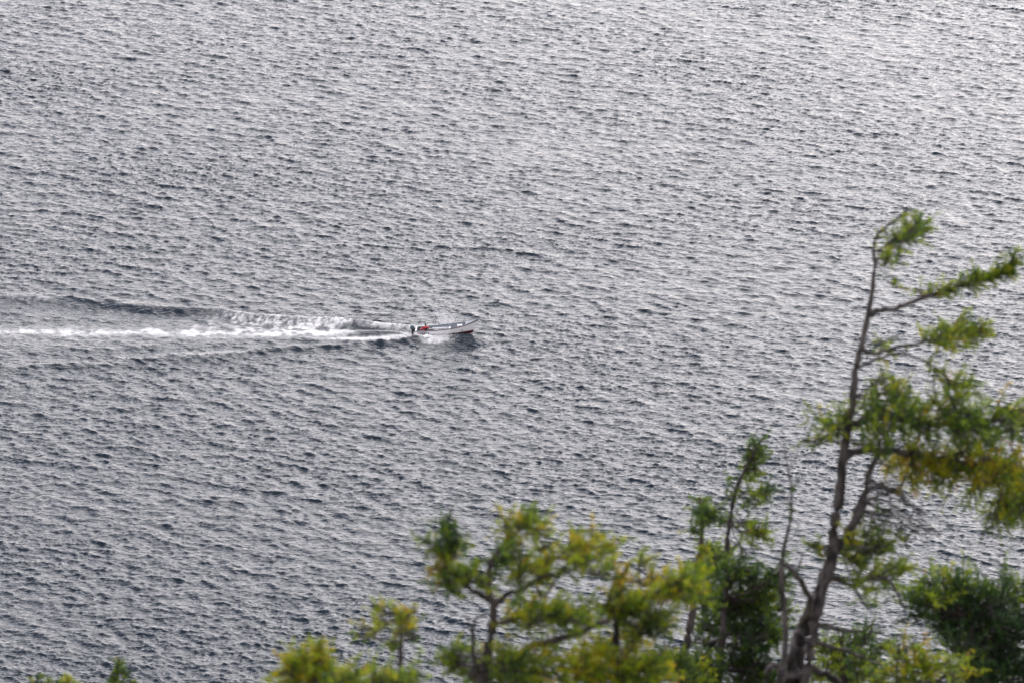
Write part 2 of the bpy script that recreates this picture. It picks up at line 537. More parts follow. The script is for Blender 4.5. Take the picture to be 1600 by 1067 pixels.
def deck_piece(name, ta, tb, dz_, mt, n=6):
    g = MB()
    for i in range(n):
        a_, b_ = ta + (tb - ta) * i / n, ta + (tb - ta) * (i + 1) / n
        for j in range(4):
            fa, fb = -1 + j * 0.5, -1 + (j + 1) * 0.5
            P = lambda t, f: (sta_x(t, 1), max(half_b(t) - 0.04, 0.0) * f, sheer_z(t) + 0.034 + dz_ + 0.05 * (1 - f * f) * min(1, half_b(t) * 2))
            g.add([P(a_, fa), P(b_, fa), P(b_, fb), P(a_, fb)], [(0, 1, 2, 3)])
    hw = half_b(ta) - 0.06
    g.box((sta_x(ta, 1) + 0.015, 0, sheer_z(ta) - 0.09), (0.03, hw * 2, 0.24), bev=0.05)
    return g.build(name, mt, boat)
deck_piece('foredeck', 0.80, 1.0, 0.0, M_liner, 10)
hp = MB()
for i in range(6):
    a_, b_ = 0.895 + 0.095 * i / 6, 0.895 + 0.095 * (i + 1) / 6
    P = lambda t, f: (sta_x(t, 1), max(half_b(t) - 0.07, 0.0) * f, sheer_z(t) + 0.046 + 0.05 * (1 - f * f))
    for j in range(4):
        hp.add([P(a_, -1 + j / 2), P(b_, -1 + j / 2), P(b_, -0.5 + j / 2), P(a_, -0.5 + j / 2)], [(0, 1, 2, 3)])
hp.build('non_slip_pad', M_slate, boat)

def thwart(t, wid_, mt, z=0.40, name='thwart', thick=0.05):
    g = MB()
    b_ = half_b(t) - 0.075
    g.box((BL * t, 0, z), (wid_, 2 * b_, thick), bev=0.2)
    g.box((BL * t + wid_ * 0.3, 0, z - thick / 2 - 0.11), (0.03, 2 * b_ * 0.86, 0.22), bev=0.1)
    return g.build(name, mt, boat)
thwart(0.155, 0.34, M_liner, 0.20)
thwart(0.54, 0.22, M_white, 0.47)
thwart(0.74, 0.26, M_liner, 0.46)
g = MB()          # long locker bench against the far side, white lid
g.box((BL * 0.385, 0.63, 0.27), (1.55, 0.36, 0.34), bev=0.06)
sb = g.build('side_bench', M_white, boat)
g = MB()
g.box((BL * 0.62, -0.57, 0.40), (0.85, 0.26, 0.16), bev=0.1)
g.build('side_locker', M_white, boat)
g = MB()
g.box((0.03, 0, 0.34), (0.07, 1.50, 0.50), bev=0.1)
g.box((0.10, 0, 0.60), (0.14, 1.58, 0.035), bev=0.2)
g.build('transom_board', M_white, boat)
g = MB()
for side in (-1, 1):
    g.tube([(BL * 0.955, 0.13 * side, sheer_z(.955) + 0.06), (BL * 0.99, 0.05 * side, sheer_z(.99) + 0.16), (BL * 1.045, 0.0, sheer_z(1) + 0.12)], 0.016, 6)
g.tube([(BL * 0.965, 0, sheer_z(.965) + 0.08), (BL * 1.0, 0, sheer_z(1) + 0.07), (BL * 1.06, 0, sheer_z(1) + 0.09)], [0.03, 0.028, 0.02], 8)
g.build('bow_roller', M_metal, boat)
g = MB()
for (t, sd_) in ((0.03, 1), (0.03, -1), (0.86, 1), (0.86, -1)):
    g = MB()
    x_, y_, z_ = sta_x(t, 1), (half_b(t) - 0.05) * sd_, sheer_z(t) + 0.045
    g.tube([(x_ - 0.09, y_, z_ + 0.03), (x_, y_, z_ + 0.035), (x_ + 0.09, y_, z_ + 0.03)], [0.010, 0.018, 0.010], 6)
    g.box((x_, y_, z_ + 0.01), (0.05, 0.03, 0.04))
    g.build('cleat', M_metal, boat)

# outboard motor
ob = MB()
prof = [(0.0, 0.10, 0.14), (0.06, 0.16, 0.19), (0.18, 0.175, 0.22), (0.30, 0.16, 0.21), (0.37, 0.12, 0.16), (0.41, 0.05, 0.08)]
rings = []
for z_, hy, hx in prof:
    rings.append([(-0.30 + hx * 1.0 * math.copysign(abs(math.cos(a)) ** 0.75, math.cos(a)), 0.9 * hy * math.copysign(abs(math.sin(a)) ** 0.75, math.sin(a)), 0.56 + z_) for a in [k * math.pi / 6 for k in range(12)]])
vs = [p for r in rings for p in r]
fs = [tuple(range(11, -1, -1)), tuple(60 + k for k in range(12))]
for i in range(5):
    fs += [(i * 12 + k, i * 12 + (k + 1) % 12, (i + 1) * 12 + (k + 1) % 12, (i + 1) * 12 + k) for k in range(12)]
ob.add(vs, fs)
motor = ob.build('outboard_motor', M_cowl, boat, smooth=True)
g = MB()
g.box((-0.30, 0, 0.22), (0.20, 0.13, 0.70), bev=0.25)
g.box((-0.33, 0, -0.18), (0.34, 0.30, 0.02), bev=0.2)
g.box((-0.32, 0, -0.32), (0.16, 0.06, 0.30), bev=0.2)
g.tube([(-0.50, 0, -0.40), (-0.40, 0, -0.40), (-0.20, 0, -0.40), (-0.10, 0, -0.40)], [0.03, 0.06, 0.06, 0.015], 8)
g.build('leg', M_black, motor)
g = MB()
g.box((-0.10, 0, 0.46), (0.18, 0.24, 0.30), bev=0.15)
g.box((-0.03, 0.0, 0.62), (0.10, 0.34, 0.05), bev=0.2)
g.build('clamp_bracket', M_black, motor)
g = MB()
g.tube([(-0.10, -0.02, 0.68), (0.15, -0.06, 0.70), (0.40, -0.10, 0.72), (0.52, -0.12, 0.72)], [0.022, 0.018, 0.018, 0.026], 8)
g.build('tiller', M_black, motor)
g = MB()
for k in range(3):
    a = k * 2 * math.pi / 3
    R = Matrix.Rotation(a, 3, 'X') @ Matrix.Rotation(0.5, 3, 'Z')
    g.box(Vector((-0.52, 0, -0.40)) + Matrix.Rotation(a, 3, 'X') @ Vector((0, 0, 0.08)), (0.015, 0.07, 0.13), R, bev=0.3)
g.build('propeller', M_metal, motor)

# registration number on the near quarter, laid on the curved side of the hull
fc = bpy.data.curves.new('registration_number', 'FONT')
fc.body = '120581'
fc.size = 0.30
fc.space_character = 1.02
fc.offset = 0.014
fo_ = bpy.data.objects.new('registration_number', fc)
COL.objects.link(fo_)
bpy.context.view_layer.update()
nm_ = bpy.data.meshes.new_from_object(fo_.evaluated_get(bpy.context.evaluated_depsgraph_get()))
bpy.data.objects.remove(fo_)
xs_ = [v.co.x for v in nm_.vertices]
kx_ = 1.12 / (max(xs_) - min(xs_))
def side_y(x_, z_):
    t = x_ / BL
    cb, cz = chine(t)
    return cb + (half_b(t) - cb) * max(0.0, min(1.0, (z_ - cz) / (sheer_z(t) - cz))) ** 0.8
for v in nm_.vertices:
    x_ = 0.26 + (v.co.x - min(xs_)) * kx_
    z_ = 0.25 + v.co.y * 1.0
    v.co = (x_, -(side_y(x_, z_) + 0.008), z_)
nm_.materials.clear(); nm_.materials.append(M_ink)
no_ = bpy.data.objects.new('registration_number', nm_)
COL.objects.link(no_); no_.parent = boat
no_['label'] = 'black registration number 120581 painted on the near quarter'

BM_ = Matrix.Translation(STERN) @ boat.rotation_euler.to_matrix().to_4x4()
def in_boat(x_, y_, z_): return BM_ @ Vector((x_, y_, z_))

def cargo(name, label, cat, x_, y_, z_, rz=0.0):
    o = empty(name, in_boat(x_, y_, z_), label, cat)
    o.rotation_euler = (0, -BPITCH, HEAD + rz)
    return o
def crate(o, size, mt, lid_mt):
    g = MB(); g.box((0, 0, size[2] * 0.42), (size[0], size[1], size[2] * 0.84), bev=0.12); g.build('body', mt, o)
    g = MB(); g.box((0, 0, size[2] * 0.84 + size[2] * 0.07 + 0.003), (size[0] * 1.05, size[1] * 1.06, size[2] * 0.14), bev=0.25); g.build('lid', lid_mt, o)
    g = MB(); g.tube([(-size[0] * 0.2, 0, size[2] * 0.98), (-size[0] * 0.16, 0, size[2] * 1.1), (size[0] * 0.16, 0, size[2] * 1.1), (size[0] * 0.2, 0, size[2] * 0.98)], 0.012, 6); g.build('handle', M_black, o)
crate(cargo('storage_box', 'black storage box on the boat floor just ahead of the seated person', 'box', 1.58, -0.20, 0.115), (0.46, 0.44, 0.50), M_black, M_black)
crate(cargo('plastic_tub', 'grey plastic tub on the boat floor beside the black box', 'tub', 2.12, -0.28, 0.115), (0.36, 0.40, 0.44), M_grey, M_slate)
crate(cargo('cooler_box', 'white cooler box near the bow of the motorboat', 'cooler', 4.46, -0.02, 0.49), (0.46, 0.40, 0.36), M_white, M_white)
crate(cargo('fuel_tank', 'dark fuel tank on the boat floor beside the outboard motor', 'fuel tank', 0.40, 0.36, 0.115), (0.36, 0.34, 0.62), M_slate, M_black)
# rolled tarpaulin near the bow
tp = cargo('rolled_tarpaulin', 'beige rolled tarpaulin lying between the cooler box and the foredeck', 'tarpaulin', 4.88, -0.02, 0.60, 0.25)
g = MB()
g.tube([(-0.05, -0.34, 0), (0, -0.2, 0.02), (0.02, 0, 0.03), (0, 0.2, 0.01), (0.03, 0.34, 0)], [0.09, 0.14, 0.15, 0.14, 0.10], 10)
g.build('roll', M_beige, tp, smooth=True)
for y_ in (-0.17, 0.17):
    g = MB()
    g.tube([(0.01 + 0.155 * math.cos(a), y_, 0.02 + 0.155 * math.sin(a)) for a in [k * math.pi / 6 for k in range(13)]], 0.012, 5, cap=False)
    g.build('tie_rope', M_black, tp)
fd = cargo('fender', 'small black fender lying beside the beige tarpaulin', 'fender', 5.16, -0.20, 0.66)
g = MB(); g.tube([(0, -.16, 0), (0, -.13, 0), (0, .13, 0), (0, .16, 0)], [0.03, 0.07, 0.07, 0.03], 10); g.build('body', M_black, fd, smooth=True)
g = MB(); g.tube([(0, .15, 0), (0.03, .22, 0.02), (0.05, .30, 0)], 0.012, 5); g.build('rope', M_pale, fd)

# ------------------------------------------------------------------ the person at the tiller
def skin_mesh(name, joints, edges, root=0, sub=2):
    me_ = bpy.data.meshes.new(name)
    me_.from_pydata([j[:3] for j in joints], edges, [])
    o = bpy.data.objects.new(name, me_)
    COL.objects.link(o)
    o.modifiers.new('skin', 'SKIN')
    layer = me_.skin_vertices[0] if me_.skin_vertices else None
    if layer is None:
        bpy.context.view_layer.objects.active = o
        bpy.ops.object.skin_root_mark
    for i, j in enumerate(joints):
        layer.data[i].radius = (j[3], j[4] if len(j) > 4 else j[3])
        layer.data[i].use_root = (i == root)
    s_ = o.modifiers.new('sub', 'SUBSURF'); s_.levels = sub; s_.render_levels = sub
    bpy.context.view_layer.update()
    ev = o.evaluated_get(bpy.context.evaluated_depsgraph_get())
    out = bpy.data.meshes.new_from_object(ev)
    bpy.data.objects.remove(o)
    out.polygons.foreach_set('use_smooth', [True] * len(out.polygons))
    return out

P = empty('person', in_boat(0.98, -0.06, 0.225), 'person in a red jacket and dark vest sitting at the stern, steering', 'person')
P.scale = (1.08, 1.08, 1.08)
P.rotation_euler = (0, 0, HEAD + math.radians(-62))      # faces the near side, turned a little to the bow
# local axes: +x is where the person faces, +y their left
J = [(0, 0, 0.09, .16, .15), (0.01, 0, 0.22, .155, .165), (0.03, 0, 0.36, .155, .185), (0.04, 0, 0.47, .13, .17), (0.05, 0, 0.55, .07), (0.07, 0, 0.61, .068),
     (0.085, 0, 0.69, .10, .09), (0.085, 0, 0.76, .095, .085),
     (0.03, 0.20, 0.48, .085), (0.02, 0.34, 0.27, .075), (0.16, 0.40, 0.10, .058), (0.21, 0.40, 0.06, .030),
     (0.03, -0.20, 0.48, .085), (-0.02, -0.38, 0.32, .075), (0.10, -0.55, 0.38, .055), (0.13, -0.60, 0.40, .030),
     (0.04, 0.11, 0.06, .095), (0.36, 0.15, 0.10, .075), (0.38, 0.16, -0.06, .055), (0.45, 0.16, -0.07, .042),
     (0.04, -0.11, 0.06, .095), (0.36, -0.16, 0.10, .075), (0.38, -0.17, -0.06, .055), (0.45, -0.17, -0.07, .042)]
E = [(0, 1), (1, 2), (2, 3), (3, 4), (4, 5), (5, 6), (6, 7), (3, 8), (8, 9), (9, 10), (10, 11), (3, 12), (12, 13), (13, 14), (14, 15),
     (0, 16), (16, 17), (17, 18), (18, 19), (0, 20), (20, 21), (21, 22), (22, 23)]
bm_body = skin_mesh('body', J, E)
for mt in (M_jacket, M_vest, M_skin, M_trouser, M_pale):
    bm_body.materials.append(mt)
for p_ in bm_body.polygons:
    c = p_.center
    k = 0
    if c.z > 0.545 and abs(c.y) < 0.12: k = 2
    elif (c - Vector((0.20, 0.40, 0.07))).length < 0.10 or (c - Vector((0.13, -0.60, 0.40))).length < 0.08: k = 2
    elif c.z < 0.13 and abs(c.y) < 0.30: k = 3
    elif abs(c.y) < 0.11 and 0.13 < c.z < 0.46 and c.x > 0.02: k = 1
    elif c.y > 0.30 and c.z < 0.20: k = 4
    p_.material_index = k
bo = bpy.data.objects.new('body', bm_body); COL.objects.link(bo); bo.parent = P
# fingers: five short chains a hand
for sgn, hand, dirv in ((1, Vector((0.235, 0.40, 0.045)), Vector((0.8, 0.1, -0.55))), (-1, Vector((0.15, -0.625, 0.41)), Vector((0.3, -0.6, -0.5)))):
    dirv.normalize()
    lat = dirv.cross(Vector((0, 0, 1))).normalized()
    dn = dirv.cross(lat).normalized()
    if dn.z > 0: dn = -dn
    g = MB()
    for k, ln in enumerate((0.060, 0.075, 0.080, 0.072, 0.058)):
        if k == 0:
            a0 = hand - dirv * 0.03 + lat * 0.035 * sgn
            g.tube([a0, a0 + lat * sgn * 0.02 + dirv * 0.025 + dn * 0.01, a0 + lat * sgn * 0.01 + dirv * 0.05 + dn * 0.03], [0.012, 0.010, 0.007], 6)
        else:
            a0 = hand + lat * sgn * (0.03 - 0.018 * (k - 1))
            g.tube([a0, a0 + dirv * ln * 0.45 + dn * 0.006, a0 + dirv * ln * 0.75 + dn * 0.028, a0 + dirv * ln * 0.8 + dn * 0.05], [0.010, 0.009, 0.008, 0.006], 6)
    g.build('fingers', M_skin, bo, smooth=True)
# face and hair
g = MB()
g.tube([(0.165, 0, 0.725), (0.185, 0, 0.70), (0.170, 0, 0.69)], [0.008, 0.013, 0.008], 6)
g.build('nose', M_skin, bo, smooth=True)
for sgn in (1, -1):
    g = MB(); g.tube([(0.155, 0.03 * sgn, 0.735), (0.166, 0.03 * sgn, 0.735)], [0.013, 0.009], 8); g.build('eye', M_hair, bo)
    g = MB(); g.tube([(0.075, 0.078 * sgn, 0.70), (0.075, 0.092 * sgn, 0.715), (0.078, 0.088 * sgn, 0.74)], [0.012, 0.014, 0.01], 6); g.build('ear', M_skin, bo)
g = MB(); g.tube([(0.158, -0.022, 0.662), (0.166, 0, 0.660), (0.158, 0.022, 0.662)], [0.004, 0.007, 0.004], 5); g.build('mouth', M_red, bo)
hr = bmesh.new()
bmesh.ops.create_icosphere(hr, subdivisions=3, radius=1.0)
for v in hr.verts:
    n_ = 1 + 0.05 * math.sin(v.co.x * 9 + v.co.z * 7) * math.cos(v.co.y * 8)
    v.co = Vector((0.065 + v.co.x * 0.118 * n_, v.co.y * 0.108 * n_, 0.755 + v.co.z * 0.095 * n_))
bmesh.ops.delete(hr, geom=[v for v in hr.verts if v.co.x > 0.115 and v.co.z < 0.745 or v.co.z < 0.66], context='VERTS')
hm = bpy.data.meshes.new('hair'); hr.to_mesh(hm); hr.free()
hm.materials.append(M_hair)
ho = bpy.data.objects.new('hair', hm); COL.objects.link(ho); ho.parent = P

# ------------------------------------------------------------------ flying spray: thousands of drops
def drops(name, label, clouds, seed):
    rng = np.random.default_rng(seed)
    V, F, n0 = [], [], 0
    octa = np.array([(1, 0, 0), (-1, 0, 0), (0, 1, 0), (0, -1, 0), (0, 0, 1), (0, 0, -1)], float)
    fo = np.array([(0, 2, 4), (2, 1, 4), (1, 3, 4), (3, 0, 4), (2, 0, 5), (1, 2, 5), (3, 1, 5), (0, 3, 5)])
    for (cx, cy, cz, sx, sy, sz, n, r0, r1, lean) in clouds:
        p = rng.standard_normal((n, 3)) * (sx, sy, sz) + (cx, cy, cz)
        p[:, 2] = np.abs(p[:, 2])
        p[:, 0] += lean * (p[:, 2] - cz)
        p[:, 2] = np.maximum(p[:, 2], 0.02)
        r = rng.uniform(r0, r1, n) ** 1.0
        base = np.array([STERN.x, STERN.y])
        w = np.stack([base[0] + p[:, 0] * ch - p[:, 1] * sh, base[1] + p[:, 0] * sh + p[:, 1] * ch, p[:, 2]], 1)
        st = np.stack([r * rng.uniform(0.7, 1.9, n), r, r * rng.uniform(0.7, 1.3, n)], 1)
        v = w[:, None, :] + octa[None] * st[:, None, :]
        V.append(v.reshape(-1, 3))
        F.append((fo[None] + (n0 + np.arange(n) * 6)[:, None, None]).reshape(-1, 3))
        n0 += n * 6
    V = np.concatenate(V); F = np.concatenate(F)
    me_ = bpy.data.meshes.new(name)
    me_.from_pydata(V.tolist(), [], F.tolist())
    o = bpy.data.objects.new(name, me_)
    COL.objects.link(o)
    o['kind'] = 'stuff'; o['label'] = label; o['category'] = 'spray'
    m = principled('spray_white', (0.84, 0.84, 0.84), 0.6)
    me_.materials.append(m)
    return o
# x metres ahead of the stern, y metres to the far side, z up; spreads; count; drop sizes; lean
drops('spray', 'white spray flying off the hull on both sides of the motorboat', [
    (3.05, 2.3, 0.75, 0.75, 0.5, 0.50, 1500, 0.012, 0.030, -0.35),
    (2.2, 1.7, 0.25, 1.0, 0.35, 0.22, 1500, 0.012, 0.035, 0),
    (0.3, 1.6, 0.18, 1.3, 0.3, 0.16, 1700, 0.012, 0.035, 0),
    (-3.0, 2.2, 0.20, 1.1, 0.25, 0.14, 1300, 0.012, 0.03, 0),
    (2.1, -1.75, 0.12, 0.85, 0.40, 0.12, 2000, 0.012, 0.035, 0),
    (2.9, -1.25, 0.22, 0.7, 0.18, 0.12, 1100, 0.012, 0.03, 0),
    (-1.2, -1.0, 0.12, 0.6, 0.25, 0.08, 600, 0.012, 0.03, 0),
    (-12.0, 5.0, 0.25, 3.0, 0.6, 0.12, 1500, 0.012, 0.03, 0),
], 5)

# ------------------------------------------------------------------ hillside under the camera (the trees stand on it)
def hill_z(x, y):
    yb = np.maximum(y - 1.5, 0)
    z = 122.2 - 0.62 * yb - 0.0006 * yb ** 2
    z = z + (np.sin(x * 0.31) * np.cos(y * 0.27) * 0.5 + np.sin(x * 0.9 + y * 0.7) * 0.16) * np.clip(yb / 6, 0, 1)
    return np.maximum(z, -6)
hx = np.linspace(-160, 160, 150); hy = np.concatenate([np.linspace(-60, -2, 16), np.linspace(0, 200, 150)])
HX, HY = np.meshgrid(hx, hy)
hme = grid_mesh('hillside', HX, HY, hill_z(HX, HY))
hill = bpy.data.objects.new('hillside', hme); COL.objects.link(hill)
hill['kind'] = 'structure'
hme.materials.append(principled('turf_and_rock', (0.09, 0.10, 0.045), 0.9, noise=(0.8, 0.5), bump=(2.0, 0.3)))

# ------------------------------------------------------------------ trees
def bark_material(name, dark, light):
    m = principled(name, dark, 0.9)
    t = m.node_tree
    b = t.nodes['Principled BSDF']
    tc = t.nodes.new('ShaderNodeTexCoord')
    mp = t.nodes.new('ShaderNodeMapping'); mp.inputs['Scale'].default_value = (22, 22, 4)
    n = t.nodes.new('ShaderNodeTexNoise'); n.inputs['Scale'].default_value = 1; n.inputs['Detail'].default_value = 6
    r = t.nodes.new('ShaderNodeValToRGB')
    r.color_ramp.elements[0].position = 0.38; r.color_ramp.elements[0].color = (*dark, 1)
    r.color_ramp.elements[1].position = 0.68; r.color_ramp.elements[1].color = (*light, 1)
    bp = t.nodes.new('ShaderNodeBump'); bp.inputs['Distance'].default_value = 0.02
    t.links.new(tc.outputs['Object'], mp.inputs[0]); t.links.new(mp.outputs[0], n.inputs['Vector'])
    t.links.new(n.outputs['Fac'], r.inputs['Fac']); t.links.new(r.outputs[0], b.inputs['Base Color'])
    t.links.new(n.outputs['Fac'], bp.inputs['Height']); t.links.new(bp.outputs[0], b.inputs['Normal'])
    return m
BARK = bark_material('grey_bark', (0.012, 0.009, 0.009), (0.105, 0.088, 0.085))
BARK_D = bark_material('dark_bark', (0.022, 0.017, 0.017), (0.085, 0.068, 0.064))

def needle_material():
    m = bpy.data.materials.new('needles')
    m.use_nodes = True
    t = m.node_tree
    b = t.nodes['Principled BSDF']
    b.inputs['Roughness'].default_value = 0.5
    a = t.nodes.new('ShaderNodeAttribute'); a.attribute_name = 'tint'
    r = t.nodes.new('ShaderNodeValToRGB')
    e = r.color_ramp.elements
    e[0].position = 0.0; e[0].color = (0.010, 0.034, 0.012, 1)
    e[1].position = 1.0; e[1].color = (0.50, 0.27, 0.022, 1)
    for p_, c in ((0.25, (0.045, 0.115, 0.012, 1)), (0.5, (0.27, 0.38, 0.006, 1)), (0.75, (0.48, 0.40, 0.008, 1))):
        k = e.new(p_); k.color = c
    t.links.new(a.outputs['Fac'], r.inputs['Fac'])
    t.links.new(r.outputs[0], b.inputs['Base Color'])
    tr = t.nodes.new('ShaderNodeBsdfTranslucent')
    t.links.new(r.outputs[0], tr.inputs['Color'])
    mix = t.nodes.new('ShaderNodeMixShader'); mix.inputs['Fac'].default_value = 0.55
    out = t.nodes['Material Output']
    t.links.new(b.outputs[0], mix.inputs[1]); t.links.new(tr.outputs[0], mix.inputs[2])
    t.links.new(mix.outputs[0], out.inputs['Surface'])
    return m
NEEDLES = needle_material()

def smooth_path(pts, k=6):
    """Catmull-Rom through 3-D points, k steps a span"""
    P_ = [np.array(p, float) for p in pts]
    P_ = [2 * P_[0] - P_[1]] + P_ + [2 * P_[-1] - P_[-2]]
    out = []
    for i in range(1, len(P_) - 2):
        for j in range(k):
            t = j / k
            a, b, c, d = P_[i - 1:i + 3]
            out.append(0.5 * ((2 * b) + (-a + c) * t + (2 * a - 5 * b + 4 * c - d) * t * t + (-a + 3 * b - 3 * c + d) * t ** 3))
    out.append(P_[-2])
    return np.array(out)

class Tree:
    def __init__(self, name, label, cat, depth, seed, bark=None, mpp=None):
        self.d = depth
        self.fill = 0.55
        self.shift = 0.0
        self.rng = np.random.default_rng(seed)
        self.label, self.cat, self.name = label, cat, name
        self.bark = bark or BARK
        self.parts = []
        self.V, self.F, self.T = [], [], []
        self.nv = 0
        self.m = 0.24 * depth / 1600     # metres per photograph pixel at this depth
        self.twigs = MB()
    def pt(self, x, y, dd=0.0):
        return pix(x, y, self.d + dd)
    def trunk(self, pts, rads, label=None, down=True, name='trunk'):
        """pts: (px, py[, extra depth]) from low to high; carried down to the hillside"""
        w = [self.pt(*p) for p in pts]
        r = [q_ * self.m for q_ in rads]
        if down:
            b = w[0]
            gz = float(hill_z(np.array(b.x), np.array(b.y)))
            h = b.z - gz
            self.base = Vector((b.x - 0.04 * h, b.y + 0.02 * h, gz))
            w = [self.base + Vector((0, 0, -0.3)), self.base + Vector((0, 0, h * 0.5)) + Vector((0.02 * h, 0, 0))] + w
            r = [r[0] * 1.5, r[0] * 1.15] + r
        self._tube(name, w, r, label, n=10, k=6, wob=0.14)
    def _tube(self, name, w, r, label=None, n=7, k=5, wob=0.3):
        path = smooth_path(w, k)
        rad = np.interp(np.linspace(0, len(w) - 1, len(path)), range(len(w)), r)
        jit = self.rng.standard_normal((len(path), 3)) * rad[:, None] * wob
        jit[0] = 0; jit[-1] = 0
        path = path + jit
        rad = rad * self.rng.uniform(0.88, 1.14, len(path))
        self.parts.append((name, path, rad, n, label))
        return path
    def branch(self, pts, r0, r1, label=None, name='branch'):
        w = [self.pt(*p) for p in pts]
        return self._tube(name, w, np.linspace(r0, r1, len(w)) * self.m, label)
    def leafy(self, path, n, ln, t0=0.0, t1=1.0, tint=0.4, tv=0.12, droop=0.0, wind=0.35, dens=1.0, tw=1.0):
        """n sprays along a path; ln = spray length in photograph pixels"""
        rng = self.rng
        path = np.asarray(path)
        L = len(path) - 1
        for _ in range(n):
            t = rng.uniform(t0, t1) * L
            i = min(int(t), L - 1)
            o = path[i] + (path[i + 1] - path[i]) * (t - i)
            ax = path[i + 1] - path[i]
            ax = ax / (np.linalg.norm(ax) + 1e-9)
            d = rng.standard_normal(3); d[1] *= 0.8
            d = d / np.linalg.norm(d)
            d = d + ax * 0.55 + np.array([wind, 0, 0.10 - droop])
            d /= np.linalg.norm(d)
            l = ln * self.m * rng.uniform(0.45, 1.15)
            self.spray(o, d, l, np.clip(tint + rng.normal(0, tv), 0.02, 0.98), droop, dens, tw)
    def spray(self, o, d, l, tint, droop, dens, tw):
        """a twig with side twigs, all set with needles"""
        rng = self.rng
        k = 6
        s_ = np.linspace(0, 1, k)
        curve = o + d * (s_[:, None] * l) + np.array([0, 0, 1]) * ((-droop * 0.5 + 0.12) * l * s_[:, None] ** 2) + rng.standard_normal((k, 3)) * 0.025 * l * s_[:, None]
        self.twigs.tube([Vector(p) for p in curve[[0, 2, 5]]], [0.0035 + 0.008 * l, 0.003 + 0.005 * l, 0.0015], 3, cap=False)
        paths = [(curve, l)]
        ns = int(max(2, min(9, l / 0.028)))
        for q_ in range(ns):
            t = 0.15 + 0.8 * (q_ + rng.uniform()) / ns
            p = o + (curve[min(int(t * (k - 1)) + 1, k - 1)] - o)
            e = rng.standard_normal(3)
            e = e / np.linalg.norm(e) + d * 0.9 + np.array([0.15, 0, -0.25 * droop])
            e /= np.linalg.norm(e)
            sl = l * rng.uniform(0.2, 0.42) * (1.15 - 0.6 * t)
            paths.append((p + e * (np.linspace(0, 1, 3)[:, None] * sl), sl))
        for pth, pl in paths:
            n = int(max(5, pl / 0.0052 * dens))
            tt = rng.uniform(0, 1, n) * (len(pth) - 1)
            i = np.minimum(tt.astype(int), len(pth) - 2)
            c = pth[i] + (pth[i + 1] - pth[i]) * (tt - i)[:, None]
            ax = (pth[i + 1] - pth[i]); ax /= (np.linalg.norm(ax, axis=1)[:, None] + 1e-9)
            nd = rng.standard_normal((n, 3)); nd /= np.linalg.norm(nd, axis=1)[:, None]
            nd = nd + ax * 0.5; nd /= np.linalg.norm(nd, axis=1)[:, None]
            sd_ = np.cross(nd, rng.standard_normal((n, 3))); sd_ /= (np.linalg.norm(sd_, axis=1)[:, None] + 1e-9)
            nl = rng.uniform(0.014, 0.030, n)[:, None] * tw
            w2 = rng.uniform(0.0022, 0.0042, n)[:, None] * tw
            v = np.stack([c - sd_ * w2, c + sd_ * w2, c + nd * nl], 1).reshape(-1, 3)
            f = (np.arange(n) * 3)[:, None] + np.arange(3) + self.nv
            self.V.append(v); self.F.append(f); self.nv += n * 3
            self.T.append(np.full(n * 3, tint) + np.repeat(rng.normal(0, 0.07, n), 3))
    def mass(self, path_from, blobs, tint, tv=0.12, ln=45, droop=0.0, wind=0.3, dens=1.0, tw=1.0, rb=2.2):
        """limbs running out from a point to blob centres, each blob filled with sprays growing from side limbs"""
        rng = self.rng
        for b in blobs:
            cx, cy, rx, ry, n = b[:5]
            n = n * self.fill
            tn = (b[5] if len(b) > 5 else tint) + self.shift + rng.normal(0, 0.05)
            dd = rng.uniform(-0.35, 0.35) * 1.0
            src = path_from
            mid = ((src[0] + cx) / 2 + rng.uniform(-8, 8), (src[1] + cy) / 2 + rng.uniform(-2, 10), dd * 0.5)
            limb = self.branch([(src[0], src[1], 0), mid, (cx, cy + ry * 0.3, dd)], rb, rb * 0.5)
            end = limb[-1]
            m_ = max(3, int(n / 5))
            for q_ in range(m_):
                a = rng.uniform(0, 2 * math.pi); rr = math.sqrt(rng.uniform(0.05, 1))
                ex, ey = cx + rx * rr * math.cos(a), cy + ry * rr * math.sin(a)
                e = np.array(self.pt(ex, ey, dd + rng.uniform(-1, 1) * max(rx, ry) * self.m * 0.7))
                s0 = limb[int(rng.uniform(0.45, 1) * (len(limb) - 1))]
                mpt = (s0 + e) / 2 + rng.standard_normal(3) * 0.02
                sub = smooth_path([s0, mpt, e], 3)
                self.twigs.tube([Vector(p) for p in sub[::2]], [0.006, 0.005, 0.004, 0.003][:len(sub[::2])], 4, cap=False)
                self.leafy(sub, max(2, int(round(n / m_))), ln * 1.2, 0.35, 1.0, tn, tv, droop, wind, dens, tw)
